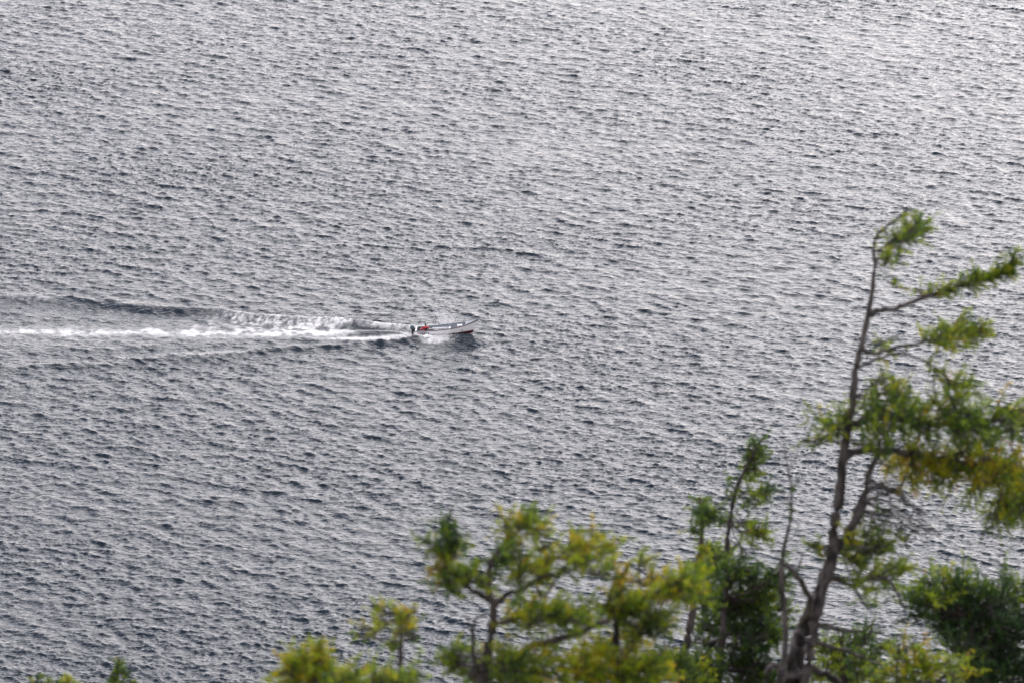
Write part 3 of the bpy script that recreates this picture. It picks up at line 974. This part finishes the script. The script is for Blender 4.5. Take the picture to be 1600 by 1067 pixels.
    def finish(self):
        root = empty(self.name, self.base, self.label, self.cat)
        self.root = root
        for name, path, rad, n, label in self.parts:
            g = MB()
            g.tube([Vector(p) - self.base for p in path], list(rad), n)
            o = g.build(name, self.bark, root, smooth=True)
            if label: o['label'] = label
        if self.twigs.v:
            tb = MB(); tb.v = [tuple(Vector(p) - self.base) for p in self.twigs.v]; tb.f = self.twigs.f; tb.mi = self.twigs.mi
            o = tb.build('twigs', self.bark, root); o['kind'] = 'stuff'
        if self.V:
            V = (np.concatenate(self.V) - np.array(self.base)).astype(np.float32)
            F = np.concatenate(self.F).astype(np.int32)
            me_ = bpy.data.meshes.new('crown')
            me_.vertices.add(len(V)); me_.loops.add(F.size); me_.polygons.add(len(F))
            me_.vertices.foreach_set('co', V.ravel())
            me_.loops.foreach_set('vertex_index', F.ravel())
            me_.polygons.foreach_set('loop_start', np.arange(0, F.size, 3, dtype=np.int32))
            me_.update(calc_edges=True)
            at = me_.attributes.new('tint', 'FLOAT', 'POINT')
            at.data.foreach_set('value', np.clip(np.concatenate(self.T), 0, 1).astype(np.float32))
            me_.materials.append(NEEDLES)
            o = bpy.data.objects.new('crown', me_); COL.objects.link(o); o.parent = root
            o['kind'] = 'stuff'
        return root

def lower_boughs(t, x0, x1, y0, y1, n, tint):
    """boughs below the picture's edge, so the trees are whole from the side as well"""
    for _ in range(n):
        cx, cy = t.rng.uniform(x0, x1), t.rng.uniform(y0, y1)
        t.mass(((x0 + x1) / 2, cy + 30), [(cx, cy, 60, 35, 14)], tint)

# --- the tall wind-bent tree at the right
A = Tree('windswept_larch', 'tallest tree, wind-bent with a long bare trunk and branches all swept right', 'tree', 23.0, 1)
A.trunk([(1232, 1130), (1240, 1060), (1254, 990), (1276, 935), (1294, 885), (1303, 830), (1311, 770), (1320, 700), (1330, 640), (1338, 570), (1352, 515), (1362, 460), (1368, 410)],
        [17, 15, 13, 11.5, 10, 9, 8, 7.4, 6.6, 5.6, 4.6, 3.8, 3.2])
A.branch([(1252, 1100, -.05), (1262, 1040, -.1), (1272, 985, -.1), (1282, 940, -.06), (1303, 880, -.04), (1312, 840)], 9, 5, name='trunk_strand')
A.branch([(1222, 1100, .05), (1234, 1030, -.08), (1246, 985, .02), (1262, 955, -.1), (1284, 912, .05)], 7, 4, name='trunk_strand')
top = A.branch([(1368, 410), (1365, 385), (1376, 362), (1398, 345), (1422, 322)], 3.4, 1.0, name='leader')
A.leafy(top, 12, 22, 0.35, 1.0, 0.5, tw=0.8, dens=0.5)
tipb = A.branch([(1370, 395), (1392, 378), (1412, 366), (1445, 352)], 2.4, 1.0)
A.leafy(tipb, 60, 26, 0.3, 0.95, 0.46)
A.mass((1385, 380), [(1412, 378, 24, 20, 30, .42), (1432, 352, 14, 10, 14, .4), (1438, 366, 12, 6, 8, .36)], 0.44, ln=22, rb=1.4)
A.mass((1369, 405), [(1388, 405, 17, 12, 26, .5), (1402, 392, 12, 9, 10, .42)], 0.48, ln=20, rb=1.4)
A.mass((1372, 420), [(1400, 440, 14, 10, 7, .4)], 0.4, ln=18, rb=1, dens=.6)
b1 = A.branch([(1359, 495), (1374, 485), (1402, 482), (1432, 470), (1470, 455), (1512, 442), (1552, 432), (1575, 415), (1584, 398)], 4.6, 1.4)
A.leafy(b1, 120, 26, 0.42, 0.98, 0.42, tv=.15, droop=0.25)
A.leafy(b1, 60, 18, 0.60, 0.92, 0.38, tv=.15, droop=0.1)
A.mass((1425, 472), [(1438, 458, 16, 7, 14, .5), (1522, 432, 24, 9, 24, .38)], 0.4, ln=18, rb=1.2)
b2 = A.branch([(1346, 548), (1368, 552), (1400, 542), (1430, 538), (1462, 530), (1500, 518), (1535, 520)], 3.6, 1.3)
A.leafy(b2, 70, 26, 0.55, 1.0, 0.5)
A.mass((1450, 535), [(1492, 515, 32, 18, 60, .46), (1525, 528, 20, 18, 34, .34), (1512, 492, 9, 9, 10, .36), (1500, 545, 26, 8, 12, .42)], 0.44, ln=26, rb=1.4, droop=.25)
A.mass((1350, 545), [(1368, 532, 18, 12, 14, .36), (1374, 548, 10, 10, 8, .5)], 0.4, ln=18, rb=1.2)
b3 = A.branch([(1340, 575), (1372, 560), (1410, 552), (1448, 566), (1475, 580)], 2.6, 1.2)
A.leafy(b3, 8, 20, .3, .8, .4, dens=.5)
A.mass((1460, 575), [(1485, 590, 20, 18, 44, .5), (1508, 608, 20, 18, 44, .38), (1470, 632, 28, 18, 44, .5), (1500, 640, 24, 16, 40, .36)], 0.44, ln=30, rb=1.6, droop=.1)
A.mass((1334, 620), [(1386, 588, 18, 6, 16, .5), (1392, 612, 32, 16, 34, .52), (1420, 625, 24, 14, 24, .55), (1404, 600, 14, 8, 8, .3)], 0.46, ln=24, rb=1.6)
b4 = A.branch([(1326, 668), (1362, 652), (1412, 652), (1465, 662), (1520, 662), (1570, 655), (1625, 660)], 6.5, 2.5)
A.leafy(b4, 130, 40, 0.08, 1.0, 0.40, tv=.18, droop=.15)
A.mass((1410, 652), [(1352, 640, 22, 10, 24, .42), (1385, 640, 30, 16, 50, .34), (1382, 668, 34, 18, 56, .4), (1430, 648, 30, 18, 56, .4), (1440, 668, 24, 10, 24, .2)], 0.4, ln=34, rb=2)
A.mass((1500, 662), [(1480, 640, 24, 16, 40, .38), (1525, 640, 20, 12, 22, .5), (1520, 668, 34, 14, 50, .32), (1548, 682, 24, 14, 34, .34), (1552, 700, 12, 8, 12, .3)], 0.4, ln=34, rb=2, droop=.3)
A.mass((1560, 656), [(1568, 638, 24, 14, 46, .5), (1600, 645, 26, 16, 40, .42), (1590, 668, 20, 16, 30, .36), (1635, 650, 30, 24, 40, .4)], 0.44, ln=30, rb=2, droop=.25)
A.mass((1324, 676), [(1275, 657, 16, 8, 20, .5), (1305, 668, 20, 8, 26, .45), (1262, 690, 14, 6, 6, .3), (1330, 668, 24, 14, 40, .45), (1298, 688, 30, 8, 14, .4)], 0.45, ln=26, rb=1.6, wind=-.1)
A.mass((1330, 690), [(1356, 688, 24, 12, 34, .42), (1385, 700, 20, 12, 26, .22), (1420, 702, 16, 8, 14, .36)], 0.36, ln=28, rb=1.6)
b5 = A.branch([(1318, 715), (1340, 704), (1372, 702), (1402, 705), (1450, 712), (1500, 722), (1550, 728), (1625, 735)], 6.5, 3.0)
A.leafy(b5, 130, 42, 0.42, 1.0, 0.60, tv=.18, droop=.2)
A.mass((1420, 706), [(1405, 722, 22, 12, 36, .72), (1432, 738, 26, 14, 56, .74), (1465, 728, 26, 14, 46, .55), (1488, 748, 30, 16, 56, .48)], 0.6, ln=32, rb=2, droop=.15)
A.mass((1520, 724), [(1520, 724, 28, 12, 44, .72), (1550, 715, 26, 12, 34, .62), (1528, 760, 28, 12, 44, .36), (1560, 742, 28, 18, 60, .58), (1512, 700, 12, 10, 14, .6), (1498, 700, 10, 14, 14, .1)], 0.56, ln=34, rb=2, droop=.3)
A.mass((1575, 728), [(1592, 725, 24, 18, 56, .72), (1590, 755, 26, 18, 60, .55), (1568, 790, 18, 22, 54, .34), (1592, 800, 16, 26, 44, .36), (1625, 770, 26, 40, 60, .5), (1560, 765, 14, 14, 20, .45)], 0.5, ln=34, rb=2.2, droop=.8, wind=.05)
# second stem with the spray of bare twigs
st = A.branch([(1308, 862), (1326, 830), (1345, 800), (1352, 770), (1358, 735), (1372, 706)], 7.5, 4.0, name='side_stem')
st2 = A.branch([(1330, 825), (1338, 795), (1348, 770)], 4.5, 3.0)
for k_, (sx, sy, ex, ey) in enumerate([(1354, 760, 1420, 790), (1354, 755, 1440, 800), (1356, 745, 1462, 832), (1350, 775, 1430, 812), (1348, 785, 1452, 822), (1352, 768, 1405, 752), (1345, 790, 1398, 770), (1350, 780, 1468, 838), (1356, 750, 1412, 770), (1345, 795, 1440, 838), (1358, 735, 1392, 728), (1340, 800, 1400, 818)]):
    mp_ = ((sx + ex) / 2 + A.rng.uniform(-6, 6), (sy + ey) / 2 - A.rng.uniform(0, 12), A.rng.uniform(-.2, .2))
    tw_ = A.branch([(sx, sy), mp_, (ex, ey, A.rng.uniform(-.3, .3))], 1.9, 0.7, name='bare_twig')
    for _ in range(9):
        i_ = int(A.rng.uniform(.3, 1) * (len(tw_) - 1)); o_ = tw_[i_]
        dr = A.rng.standard_normal(3) * (1, .8, .7) + (0.8, 0, -0.25); dr /= np.linalg.norm(dr)
        l_ = A.rng.uniform(12, 34) * A.m
        A.twigs.tube([Vector(o_), Vector(o_ + dr * l_ * .5 + (0, 0, .005)), Vector(o_ + dr * l_)], [0.0035, 0.0028, 0.0015], 3, cap=False)
A.mass((1345, 800), [(1378, 800, 16, 10, 8, .2), (1372, 822, 12, 12, 6, .2), (1418, 838, 22, 14, 12, .22)], 0.25, ln=20, rb=1, dens=.7)
A.mass((1305, 850), [(1340, 842, 26, 12, 40, .6), (1358, 855, 26, 16, 50, .34), (1328, 866, 18, 14, 26, .5), (1378, 850, 10, 20, 18, .3), (1345, 880, 20, 14, 20, .3)], 0.45, ln=30, rb=2.4)
A.mass((1298, 900), [(1345, 905, 30, 16, 44, .45), (1375, 892, 30, 14, 44, .34), (1400, 895, 20, 9, 20, .42), (1372, 918, 34, 10, 22, .5)], 0.42, ln=32, rb=2.4)
A.mass((1300, 850), [(1265, 850, 16, 8, 18, .36), (1276, 862, 18, 8, 8, .5)], 0.4, ln=22, rb=1.6, wind=-.2)
A.branch([(1256, 980), (1290, 976), (1315, 985), (1345, 985)], 5, 2.2, name='dead_branch')
A.branch([(1262, 1000), (1300, 1010), (1340, 1022), (1380, 1040)], 4, 1.6, name='dead_branch')
A.branch([(1240, 1050), (1270, 1045), (1305, 1060), (1330, 1090)], 8, 4, name='dead_branch')
A.branch([(1235, 1068), (1215, 1040), (1200, 1046), (1195, 1075)], 6, 4, name='dead_branch')
A.branch([(1296, 905), (1330, 915), (1352, 945), (1362, 950)], 2.6, 1.4, name='dead_branch')
A.branch([(1350, 905), (1385, 905), (1402, 925), (1412, 950)], 3.2, 1.6, name='dead_branch')
lower_boughs(A, 1120, 1350, 1180, 1700, 8, .35)
A.finish()

# --- the leafless stem beside it
S = Tree('bare_stem', 'thin leafless grey stem rising just left of the tall windswept trunk', 'tree', 22.6, 2)
S.trunk([(1215, 1120), (1222, 1060), (1228, 1000), (1224, 940), (1220, 890), (1226, 850), (1236, 805), (1236, 760), (1229, 720), (1226, 680)], [6, 5.5, 5, 4.6, 3.8, 3.0, 2.3, 1.6, 1.0, 0.6])
S.branch([(1268, 965, .3), (1262, 925, .15), (1245, 900), (1226, 880)], 5, 3.6)
S.branch([(1245, 902), (1250, 880), (1256, 862)], 2.2, 1.0)
for (sx, sy, ex, ey) in ((1236, 790, 1216, 762), (1236, 770, 1250, 735), (1226, 850, 1250, 815), (1222, 880, 1200, 850), (1232, 735, 1246, 700), (1226, 940, 1205, 905), (1230, 725, 1218, 690)):
    S.branch([(sx, sy), ((sx + ex) / 2 + 3, (sy + ey) / 2 + 3), (ex, ey)], 1.3, 0.5, name='twig')
S.leafy(S.parts[0][1], 10, 16, .55, .9, .3, dens=.4)
S.finish()

# --- dark spruce at the right edge
Bt = Tree('dark_spruce', 'dense dark green tree filling the bottom right corner', 'tree', 27.0, 3, BARK_D)
Bt.fill = 0.78; Bt.shift = -0.13
Bt.trunk([(1520, 1150), (1522, 1060), (1515, 980), (1530, 930), (1540, 905)], [16, 13, 8, 4, 2])
Bt.mass((1515, 965), [(1440, 930, 24, 16, 60, .4), (1430, 950, 18, 12, 30, .12), (1475, 925, 30, 18, 80, .32), (1480, 955, 34, 20, 90, .12), (1510, 930, 28, 16, 70, .3),
                      (1450, 905, 22, 6, 16, .55), (1500, 908, 24, 6, 22, .62), (1540, 945, 34, 22, 90, .16), (1575, 930, 24, 22, 60, .3), (1600, 925, 30, 22, 60, .38), (1572, 912, 20, 8, 24, .42),
                      (1420, 925, 16, 10, 20, .25), (1470, 975, 24, 12, 36, .1), (1510, 980, 28, 16, 60, .15)], .2, tv=.12, ln=32, rb=2.6, dens=.9, tw=1.1)
Bt.mass((1520, 1010), [(1545, 985, 30, 20, 80, .2), (1590, 970, 28, 18, 70, .25), (1550, 1020, 36, 24, 100, .14), (1600, 1010, 30, 24, 60, .2), (1500, 1020, 24, 20, 44, .25), (1570, 1055, 44, 22, 110, .12), (1610, 1060, 34, 24, 60, .15), (1490, 1000, 16, 12, 14, .3), (1530, 1050, 30, 20, 60, .2)], .2, ln=34, rb=2.8, tw=1.1)
lower_boughs(Bt, 1440, 1640, 1110, 1500, 8, .2)
Bt.finish()

# --- low bright bush tops between them
I1 = Tree('larch_bush', 'low yellow-green bush top at the bottom, between the tall trunk and the dark tree', 'shrub', 24.5, 4, BARK_D)
I1.trunk([(1430, 1150), (1432, 1085), (1420, 1040), (1412, 1000)], [7, 5.5, 3, 1.2])
I1.mass((1428, 1070), [(1395, 1035, 30, 14, 40, .42), (1460, 1040, 30, 10, 50, .55), (1500, 1042, 22, 12, 40, .52), (1430, 1030, 26, 16, 44, .5), (1400, 1060, 40, 14, 60, .45), (1470, 1062, 40, 12, 60, .4), (1362, 1062, 22, 10, 26, .3), (1398, 1008, 14, 14, 14, .35), (1428, 1000, 8, 10, 8, .65)], .45, ln=28, rb=2)
lower_boughs(I1, 1380, 1480, 1110, 1300, 4, .4)
I1.finish()
I2 = Tree('spruce_bush', 'mid green bushy tree low behind the base of the tall windswept trunk', 'shrub', 28.0, 5, BARK_D)
I2.fill = 0.85
I2.trunk([(1320, 1150), (1322, 1080), (1312, 1030), (1318, 985)], [9, 7, 4, 1.6])
I2.mass((1318, 1040), [(1300, 1005, 26, 18, 60, .36), (1335, 1000, 24, 16, 44, .34), (1365, 992, 10, 14, 14, .1), (1300, 1035, 30, 18, 60, .4), (1345, 1030, 30, 18, 60, .3), (1285, 1052, 26, 16, 40, .5), (1350, 1058, 30, 14, 50, .35), (1378, 1010, 16, 14, 20, .25), (1320, 1060, 26, 12, 40, .5)], .35, ln=26, rb=2)
lower_boughs(I2, 1270, 1370, 1110, 1350, 4, .3)
I2.finish()

# --- the two slim spruces left of the tall tree
C1 = Tree('slim_spruce', 'taller of two slim dark-trunked trees left of the windswept trunk, tip leaning right', 'tree', 28.0, 6, BARK_D)
C1.fill = 1.3; C1.shift = -0.05
C1.trunk([(1118, 1150), (1120, 1070), (1128, 1000), (1133, 940), (1136, 890), (1137, 840), (1143, 800), (1150, 765), (1160, 740), (1172, 718), (1184, 695)], [7.5, 7, 6, 5.2, 4.6, 4, 3.5, 3, 2.4, 1.8, 1])
C1.mass((1176, 715), [(1180, 705, 9, 14, 34, .36), (1172, 730, 12, 12, 28, .4), (1164, 745, 14, 8, 18, .4), (1186, 690, 5, 8, 8, .3)], .36, ln=18, rb=1)
C1.mass((1152, 765), [(1178, 776, 20, 7, 20, .4), (1198, 766, 9, 8, 14, .25), (1140, 775, 14, 6, 10, .35), (1168, 790, 12, 10, 8, .3)], .36, ln=20, rb=1.2)
C1.mass((1142, 812), [(1190, 829, 22, 8, 36, .42), (1168, 820, 14, 7, 12, .3), (1125, 812, 12, 8, 10, .35), (1168, 862, 18, 8, 8, .2), (1172, 848, 12, 8, 6, .25)], .38, ln=20, rb=1.4)
C1.mass((1136, 880), [(1115, 870, 22, 12, 24, .4), (1160, 885, 22, 12, 28, .25), (1105, 895, 24, 12, 30, .3), (1176, 902, 20, 12, 28, .2), (1145, 905, 24, 12, 26, .25)], .3, ln=26, rb=1.8)
C1.mass((1133, 930), [(1112, 935, 26, 14, 40, .22), (1165, 935, 30, 16, 60, .18), (1195, 925, 22, 16, 50, .35), (1215, 905, 20, 14, 34, .34), (1145, 950, 34, 16, 60, .25), (1205, 955, 30, 16, 50, .34)], .25, ln=28, rb=2)
C1.mass((1128, 990), [(1110, 970, 20, 14, 40, .18), (1150, 975, 30, 16, 64, .16), (1190, 985, 26, 12, 44, .26), (1100, 1005, 24, 14, 26, .25), (1165, 1010, 34, 14, 44, .2), (1215, 990, 20, 14, 30, .3)], .22, ln=28, rb=2)
C1.mass((1122, 1045), [(1100, 1040, 26, 16, 50, .3), (1150, 1040, 34, 14, 60, .22), (1190, 1035, 28, 16, 50, .2), (1120, 1065, 30, 14, 50, .3), (1175, 1065, 34, 14, 60, .2), (1210, 1060, 24, 16, 40, .3)], .24, ln=28, rb=2)
lower_boughs(C1, 1050, 1200, 1100, 1500, 6, .2)
C1.finish()
C2 = Tree('slim_spruce', 'shorter of two slim trees left of the windswept trunk, sparse tuft on top', 'tree', 27.0, 7, BARK_D)
C2.fill = 1.25; C2.shift = -0.03
C2.trunk([(1066, 1150), (1068, 1060), (1072, 1010), (1082, 960), (1088, 910), (1093, 870), (1097, 830), (1096, 795), (1094, 775)], [9, 8.5, 7.5, 6, 5, 4.2, 3.2, 2.2, 1])
C2.mass((1096, 800), [(1093, 784, 8, 10, 20, .36), (1092, 805, 14, 12, 28, .36), (1116, 806, 10, 12, 18, .32), (1082, 825, 9, 10, 14, .36), (1104, 812, 18, 7, 16, .3), (1120, 790, 8, 6, 6, .3)], .34, ln=16, rb=1)
C2.mass((1093, 860), [(1110, 858, 14, 9, 18, .4), (1098, 868, 14, 8, 14, .6), (1120, 870, 14, 8, 16, .25), (1080, 880, 14, 8, 10, .4)], .4, ln=22, rb=1.2)
C2.mass((1085, 925), [(1070, 925, 20, 12, 20, .35), (1100, 940, 18, 12, 26, .25), (1105, 915, 16, 12, 24, .2)], .3, ln=24, rb=1.6)
C2.mass((1070, 1035), [(1052, 1048, 24, 14, 40, .3), (1085, 1055, 24, 16, 44, .4), (1045, 1025, 16, 12, 14, .25)], .3, ln=26, rb=1.8)
lower_boughs(C2, 1010, 1110, 1100, 1400, 4, .3)
C2.finish()

# --- bright yellow-green larch in front of the slim pair
D = Tree('bright_larch', 'bright yellow-green tree low in front of the two slim trees', 'tree', 19.0, 8, BARK_D)
D.fill = 0.58
D.trunk([(968, 1160), (965, 1075), (962, 1000), (968, 940), (975, 900), (990, 870)], [10, 9, 7, 5, 3, 1.2])
D.mass((972, 905), [(1000, 885, 24, 14, 28, .55), (975, 895, 20, 12, 24, .72), (1022, 900, 18, 10, 20, .7), (958, 915, 18, 10, 18, .68)], .62, ln=28, rb=1.8)
D.mass((985, 930), [(1058, 910, 26, 16, 80, .46), (1078, 900, 22, 12, 46, .42), (1045, 930, 22, 12, 46, .44), (1015, 925, 24, 12, 40, .6), (1085, 925, 16, 12, 24, .5)], .48, ln=32, rb=2.6)
D.mass((965, 955), [(990, 955, 30, 14, 70, .48), (960, 945, 22, 12, 40, .56), (1020, 960, 26, 14, 44, .5), (935, 940, 20, 10, 20, .42), (1010, 985, 30, 12, 50, .3), (975, 980, 24, 12, 36, .2)], .45, ln=32, rb=2.4)
D.mass((965, 1020), [(935, 1010, 30, 14, 60, .6), (985, 1005, 30, 14, 50, .55), (920, 1035, 34, 14, 70, .58), (965, 1040, 36, 16, 90, .52), (1010, 1035, 30, 14, 70, .5), (1035, 1055, 24, 12, 50, .68), (940, 1065, 40, 14, 90, .55), (1000, 1068, 36, 12, 70, .6), (900, 1060, 24, 14, 44, .5)], .55, ln=34, rb=2.6)
D.branch([(860, 1003, .3), (905, 985, .2), (945, 970, .1), (966, 950)], 5.5, 3.5)
lower_boughs(D, 880, 1060, 1110, 1400, 6, .5)
D.finish()

# --- the spreading larch left of centre
Et = Tree('spreading_larch', 'olive-green spreading tree in the bottom middle, small leader tuft leaning to its left', 'tree', 18.5, 9, BARK_D)
Et.trunk([(748, 1160), (752, 1070), (760, 1030), (768, 990), (770, 950), (764, 915), (766, 885), (778, 862), (796, 835), (808, 812), (816, 796)], [10.5, 9.5, 8, 7, 6, 5, 4.4, 3.6, 2.8, 2, 1])
e1 = Et.branch([(766, 940), (742, 922), (716, 905), (700, 885), (696, 855), (698, 820)], 5, 1.6)
Et.mass((698, 850), [(698, 820, 14, 12, 44, .28), (680, 850, 20, 12, 50, .34), (704, 845, 20, 16, 56, .28), (718, 850, 12, 7, 16, .4), (690, 868, 20, 8, 24, .3)], .3, ln=24, rb=1.6, wind=0)
Et.mass((705, 895), [(682, 886, 18, 8, 30, .7), (715, 896, 24, 12, 40, .42), (705, 918, 26, 12, 60, .38), (740, 902, 24, 10, 34, .48), (765, 908, 16, 16, 34, .36)], .44, ln=26, rb=1.8, wind=.1)
Et.mass((790, 845), [(785, 870, 22, 14, 50, .26), (830, 808, 16, 12, 40, .26), (815, 800, 12, 12, 20, .3), (795, 822, 14, 16, 20, .66), (788, 806, 16, 6, 8, .66), (762, 878, 16, 8, 26, .24), (835, 830, 22, 9, 24, .5), (812, 850, 14, 10, 14, .4)], .34, ln=24, rb=1.6)
Et.mass((830, 825), [(858, 852, 22, 7, 20, .5), (848, 835, 14, 8, 12, .55)], .5, ln=22, rb=1.4)
e2 = Et.branch([(768, 948), (790, 930), (815, 922), (838, 905), (865, 895), (895, 888), (925, 865)], 5, 1.8)
Et.leafy(e2, 30, 24, .45, .95, .42)
e2b = Et.branch([(835, 912), (850, 930), (872, 900), (902, 862)], 2.8, 1.4)
Et.mass((800, 890), [(820, 885, 28, 12, 56, .6), (845, 878, 24, 10, 34, .55), (815, 902, 26, 9, 30, .36), (858, 890, 20, 8, 18, .5)], .5, ln=26, rb=2)
Et.mass((890, 880), [(888, 868, 20, 12, 30, .52), (908, 855, 22, 14, 44, .62), (930, 850, 24, 12, 44, .66), (958, 855, 14, 7, 14, .52), (893, 838, 14, 9, 20, .5), (925, 878, 22, 9, 28, .55), (940, 895, 18, 8, 18, .48)], .58, ln=26, rb=1.8)
e3 = Et.branch([(768, 975), (800, 968), (840, 960), (885, 958), (920, 955)], 4, 2)
Et.leafy(e3, 60, 28, .1, 1.0, .48)
Et.mass((830, 962), [(800, 965, 26, 10, 44, .52), (840, 955, 28, 10, 50, .58), (872, 965, 28, 12, 60, .44), (905, 965, 24, 12, 44, .4), (855, 940, 26, 8, 20, .4), (820, 978, 22, 9, 22, .46)], .48, ln=28, rb=2.2)
e4 = Et.branch([(752, 1062), (790, 1035), (822, 1015), (858, 1002), (900, 988), (950, 968)], 8, 4.5)
Et.leafy(e4, 20, 24, .0, .8, .5)
Et.mass((760, 1030), [(715, 1030, 26, 10, 50, .36), (700, 1020, 16, 6, 16, .34), (740, 1045, 26, 12, 50, .4), (780, 1025, 24, 12, 44, .62), (765, 1015, 16, 8, 16, .6), (800, 1045, 30, 14, 60, .36), (840, 1040, 28, 12, 50, .5), (760, 1066, 36, 12, 70, .34), (830, 1066, 36, 12, 70, .4), (870, 1045, 24, 12, 44, .55), (860, 1020, 22, 9, 24, .45)], .42, ln=30, rb=2.4)
Et.branch([(742, 1060), (740, 1020), (738, 985), (745, 965), (758, 960)], 3.6, 2, name='dead_branch')
Et.branch([(738, 985), (730, 968), (726, 958)], 2, 1, name='dead_branch')
lower_boughs(Et, 680, 820, 1110, 1400, 6, .4)
Et.finish()

# --- the thin top left of it, and the low crown in the bottom
F_ = Tree('thin_larch', 'thin brownish tree top standing alone, left of the spreading olive-green tree', 'tree', 18.0, 10, BARK_D)
F_.trunk([(624, 1160), (625, 1070), (626, 1020), (628, 980), (630, 960), (632, 946)], [6, 5, 4.4, 3.4, 2.2, 1])
F_.mass((629, 972), [(618, 962, 14, 8, 18, .62), (634, 965, 14, 12, 26, .66), (632, 980, 14, 10, 22, .55), (642, 950, 12, 6, 10, .7), (606, 952, 10, 6, 10, .64), (590, 948, 12, 5, 9, .62), (586, 958, 14, 5, 5, .5), (640, 996, 8, 5, 5, .4)], .62, ln=20, rb=1.3, wind=-.1, dens=.8)
F_.mass((628, 990), [(578, 980, 20, 6, 9, .5), (563, 990, 8, 4, 6, .45), (618, 1005, 10, 6, 14, .42)], .45, ln=18, rb=1.2, wind=-.2)
F_.finish()
G = Tree('yellow_larch', 'yellow-green crown rising at the bottom edge, left of the thin brownish top', 'tree', 17.0, 11, BARK_D)
G.trunk([(492, 1180), (490, 1090), (488, 1050), (490, 1020)], [9, 7, 4, 1.4])
G.mass((489, 1050), [(490, 1022, 14, 8, 36, .6), (478, 1032, 18, 9, 36, .58), (498, 1038, 18, 12, 40, .58), (458, 1042, 22, 9, 40, .68), (480, 1052, 26, 9, 50, .64), (440, 1046, 18, 5, 14, .5), (450, 1062, 24, 10, 40, .6), (500, 1062, 26, 10, 50, .55)], .6, ln=26, rb=1.8, wind=.1)
G.mass((500, 1075), [(530, 1060, 22, 9, 50, .42), (560, 1058, 22, 8, 44, .6), (590, 1056, 18, 7, 34, .42), (620, 1062, 26, 7, 34, .4), (650, 1056, 18, 9, 40, .36), (540, 1072, 40, 10, 60, .5), (640, 1070, 34, 9, 50, .4)], .46, ln=26, rb=1.8, wind=.1)
lower_boughs(G, 440, 600, 1100, 1300, 4, .5)
G.finish()
Hh = Tree('small_spruce', 'small green tree top at the bottom edge near the left corner', 'tree', 26.0, 12, BARK_D)
Hh.trunk([(180, 1160), (182, 1085), (184, 1050), (185, 1026)], [5, 4, 2.6, 1])
Hh.mass((184, 1048), [(185, 1034, 3, 7, 16, .3), (181, 1046, 7, 5, 16, .3), (190, 1049, 7, 5, 14, .24), (175, 1058, 9, 5, 20, .36), (197, 1056, 9, 5, 12, .22), (183, 1067, 16, 5, 34, .36), (210, 1068, 9, 4, 10, .3)], .3, ln=11, rb=.8)
lower_boughs(Hh, 150, 220, 1100, 1250, 3, .35)
Hh.finish()
Kk = Tree('low_bush', 'low olive bush tip just showing at the bottom edge in the left corner', 'shrub', 21.0, 13, BARK_D)
Kk.trunk([(102, 1170), (102, 1100), (101, 1072)], [5, 3.4, 1.4])
Kk.mass((102, 1085), [(98, 1066, 14, 4, 24, .56), (110, 1072, 18, 6, 30, .5), (88, 1074, 14, 6, 20, .5), (60, 1075, 18, 6, 14, .45)], .52, ln=16, rb=1)
Kk.finish()
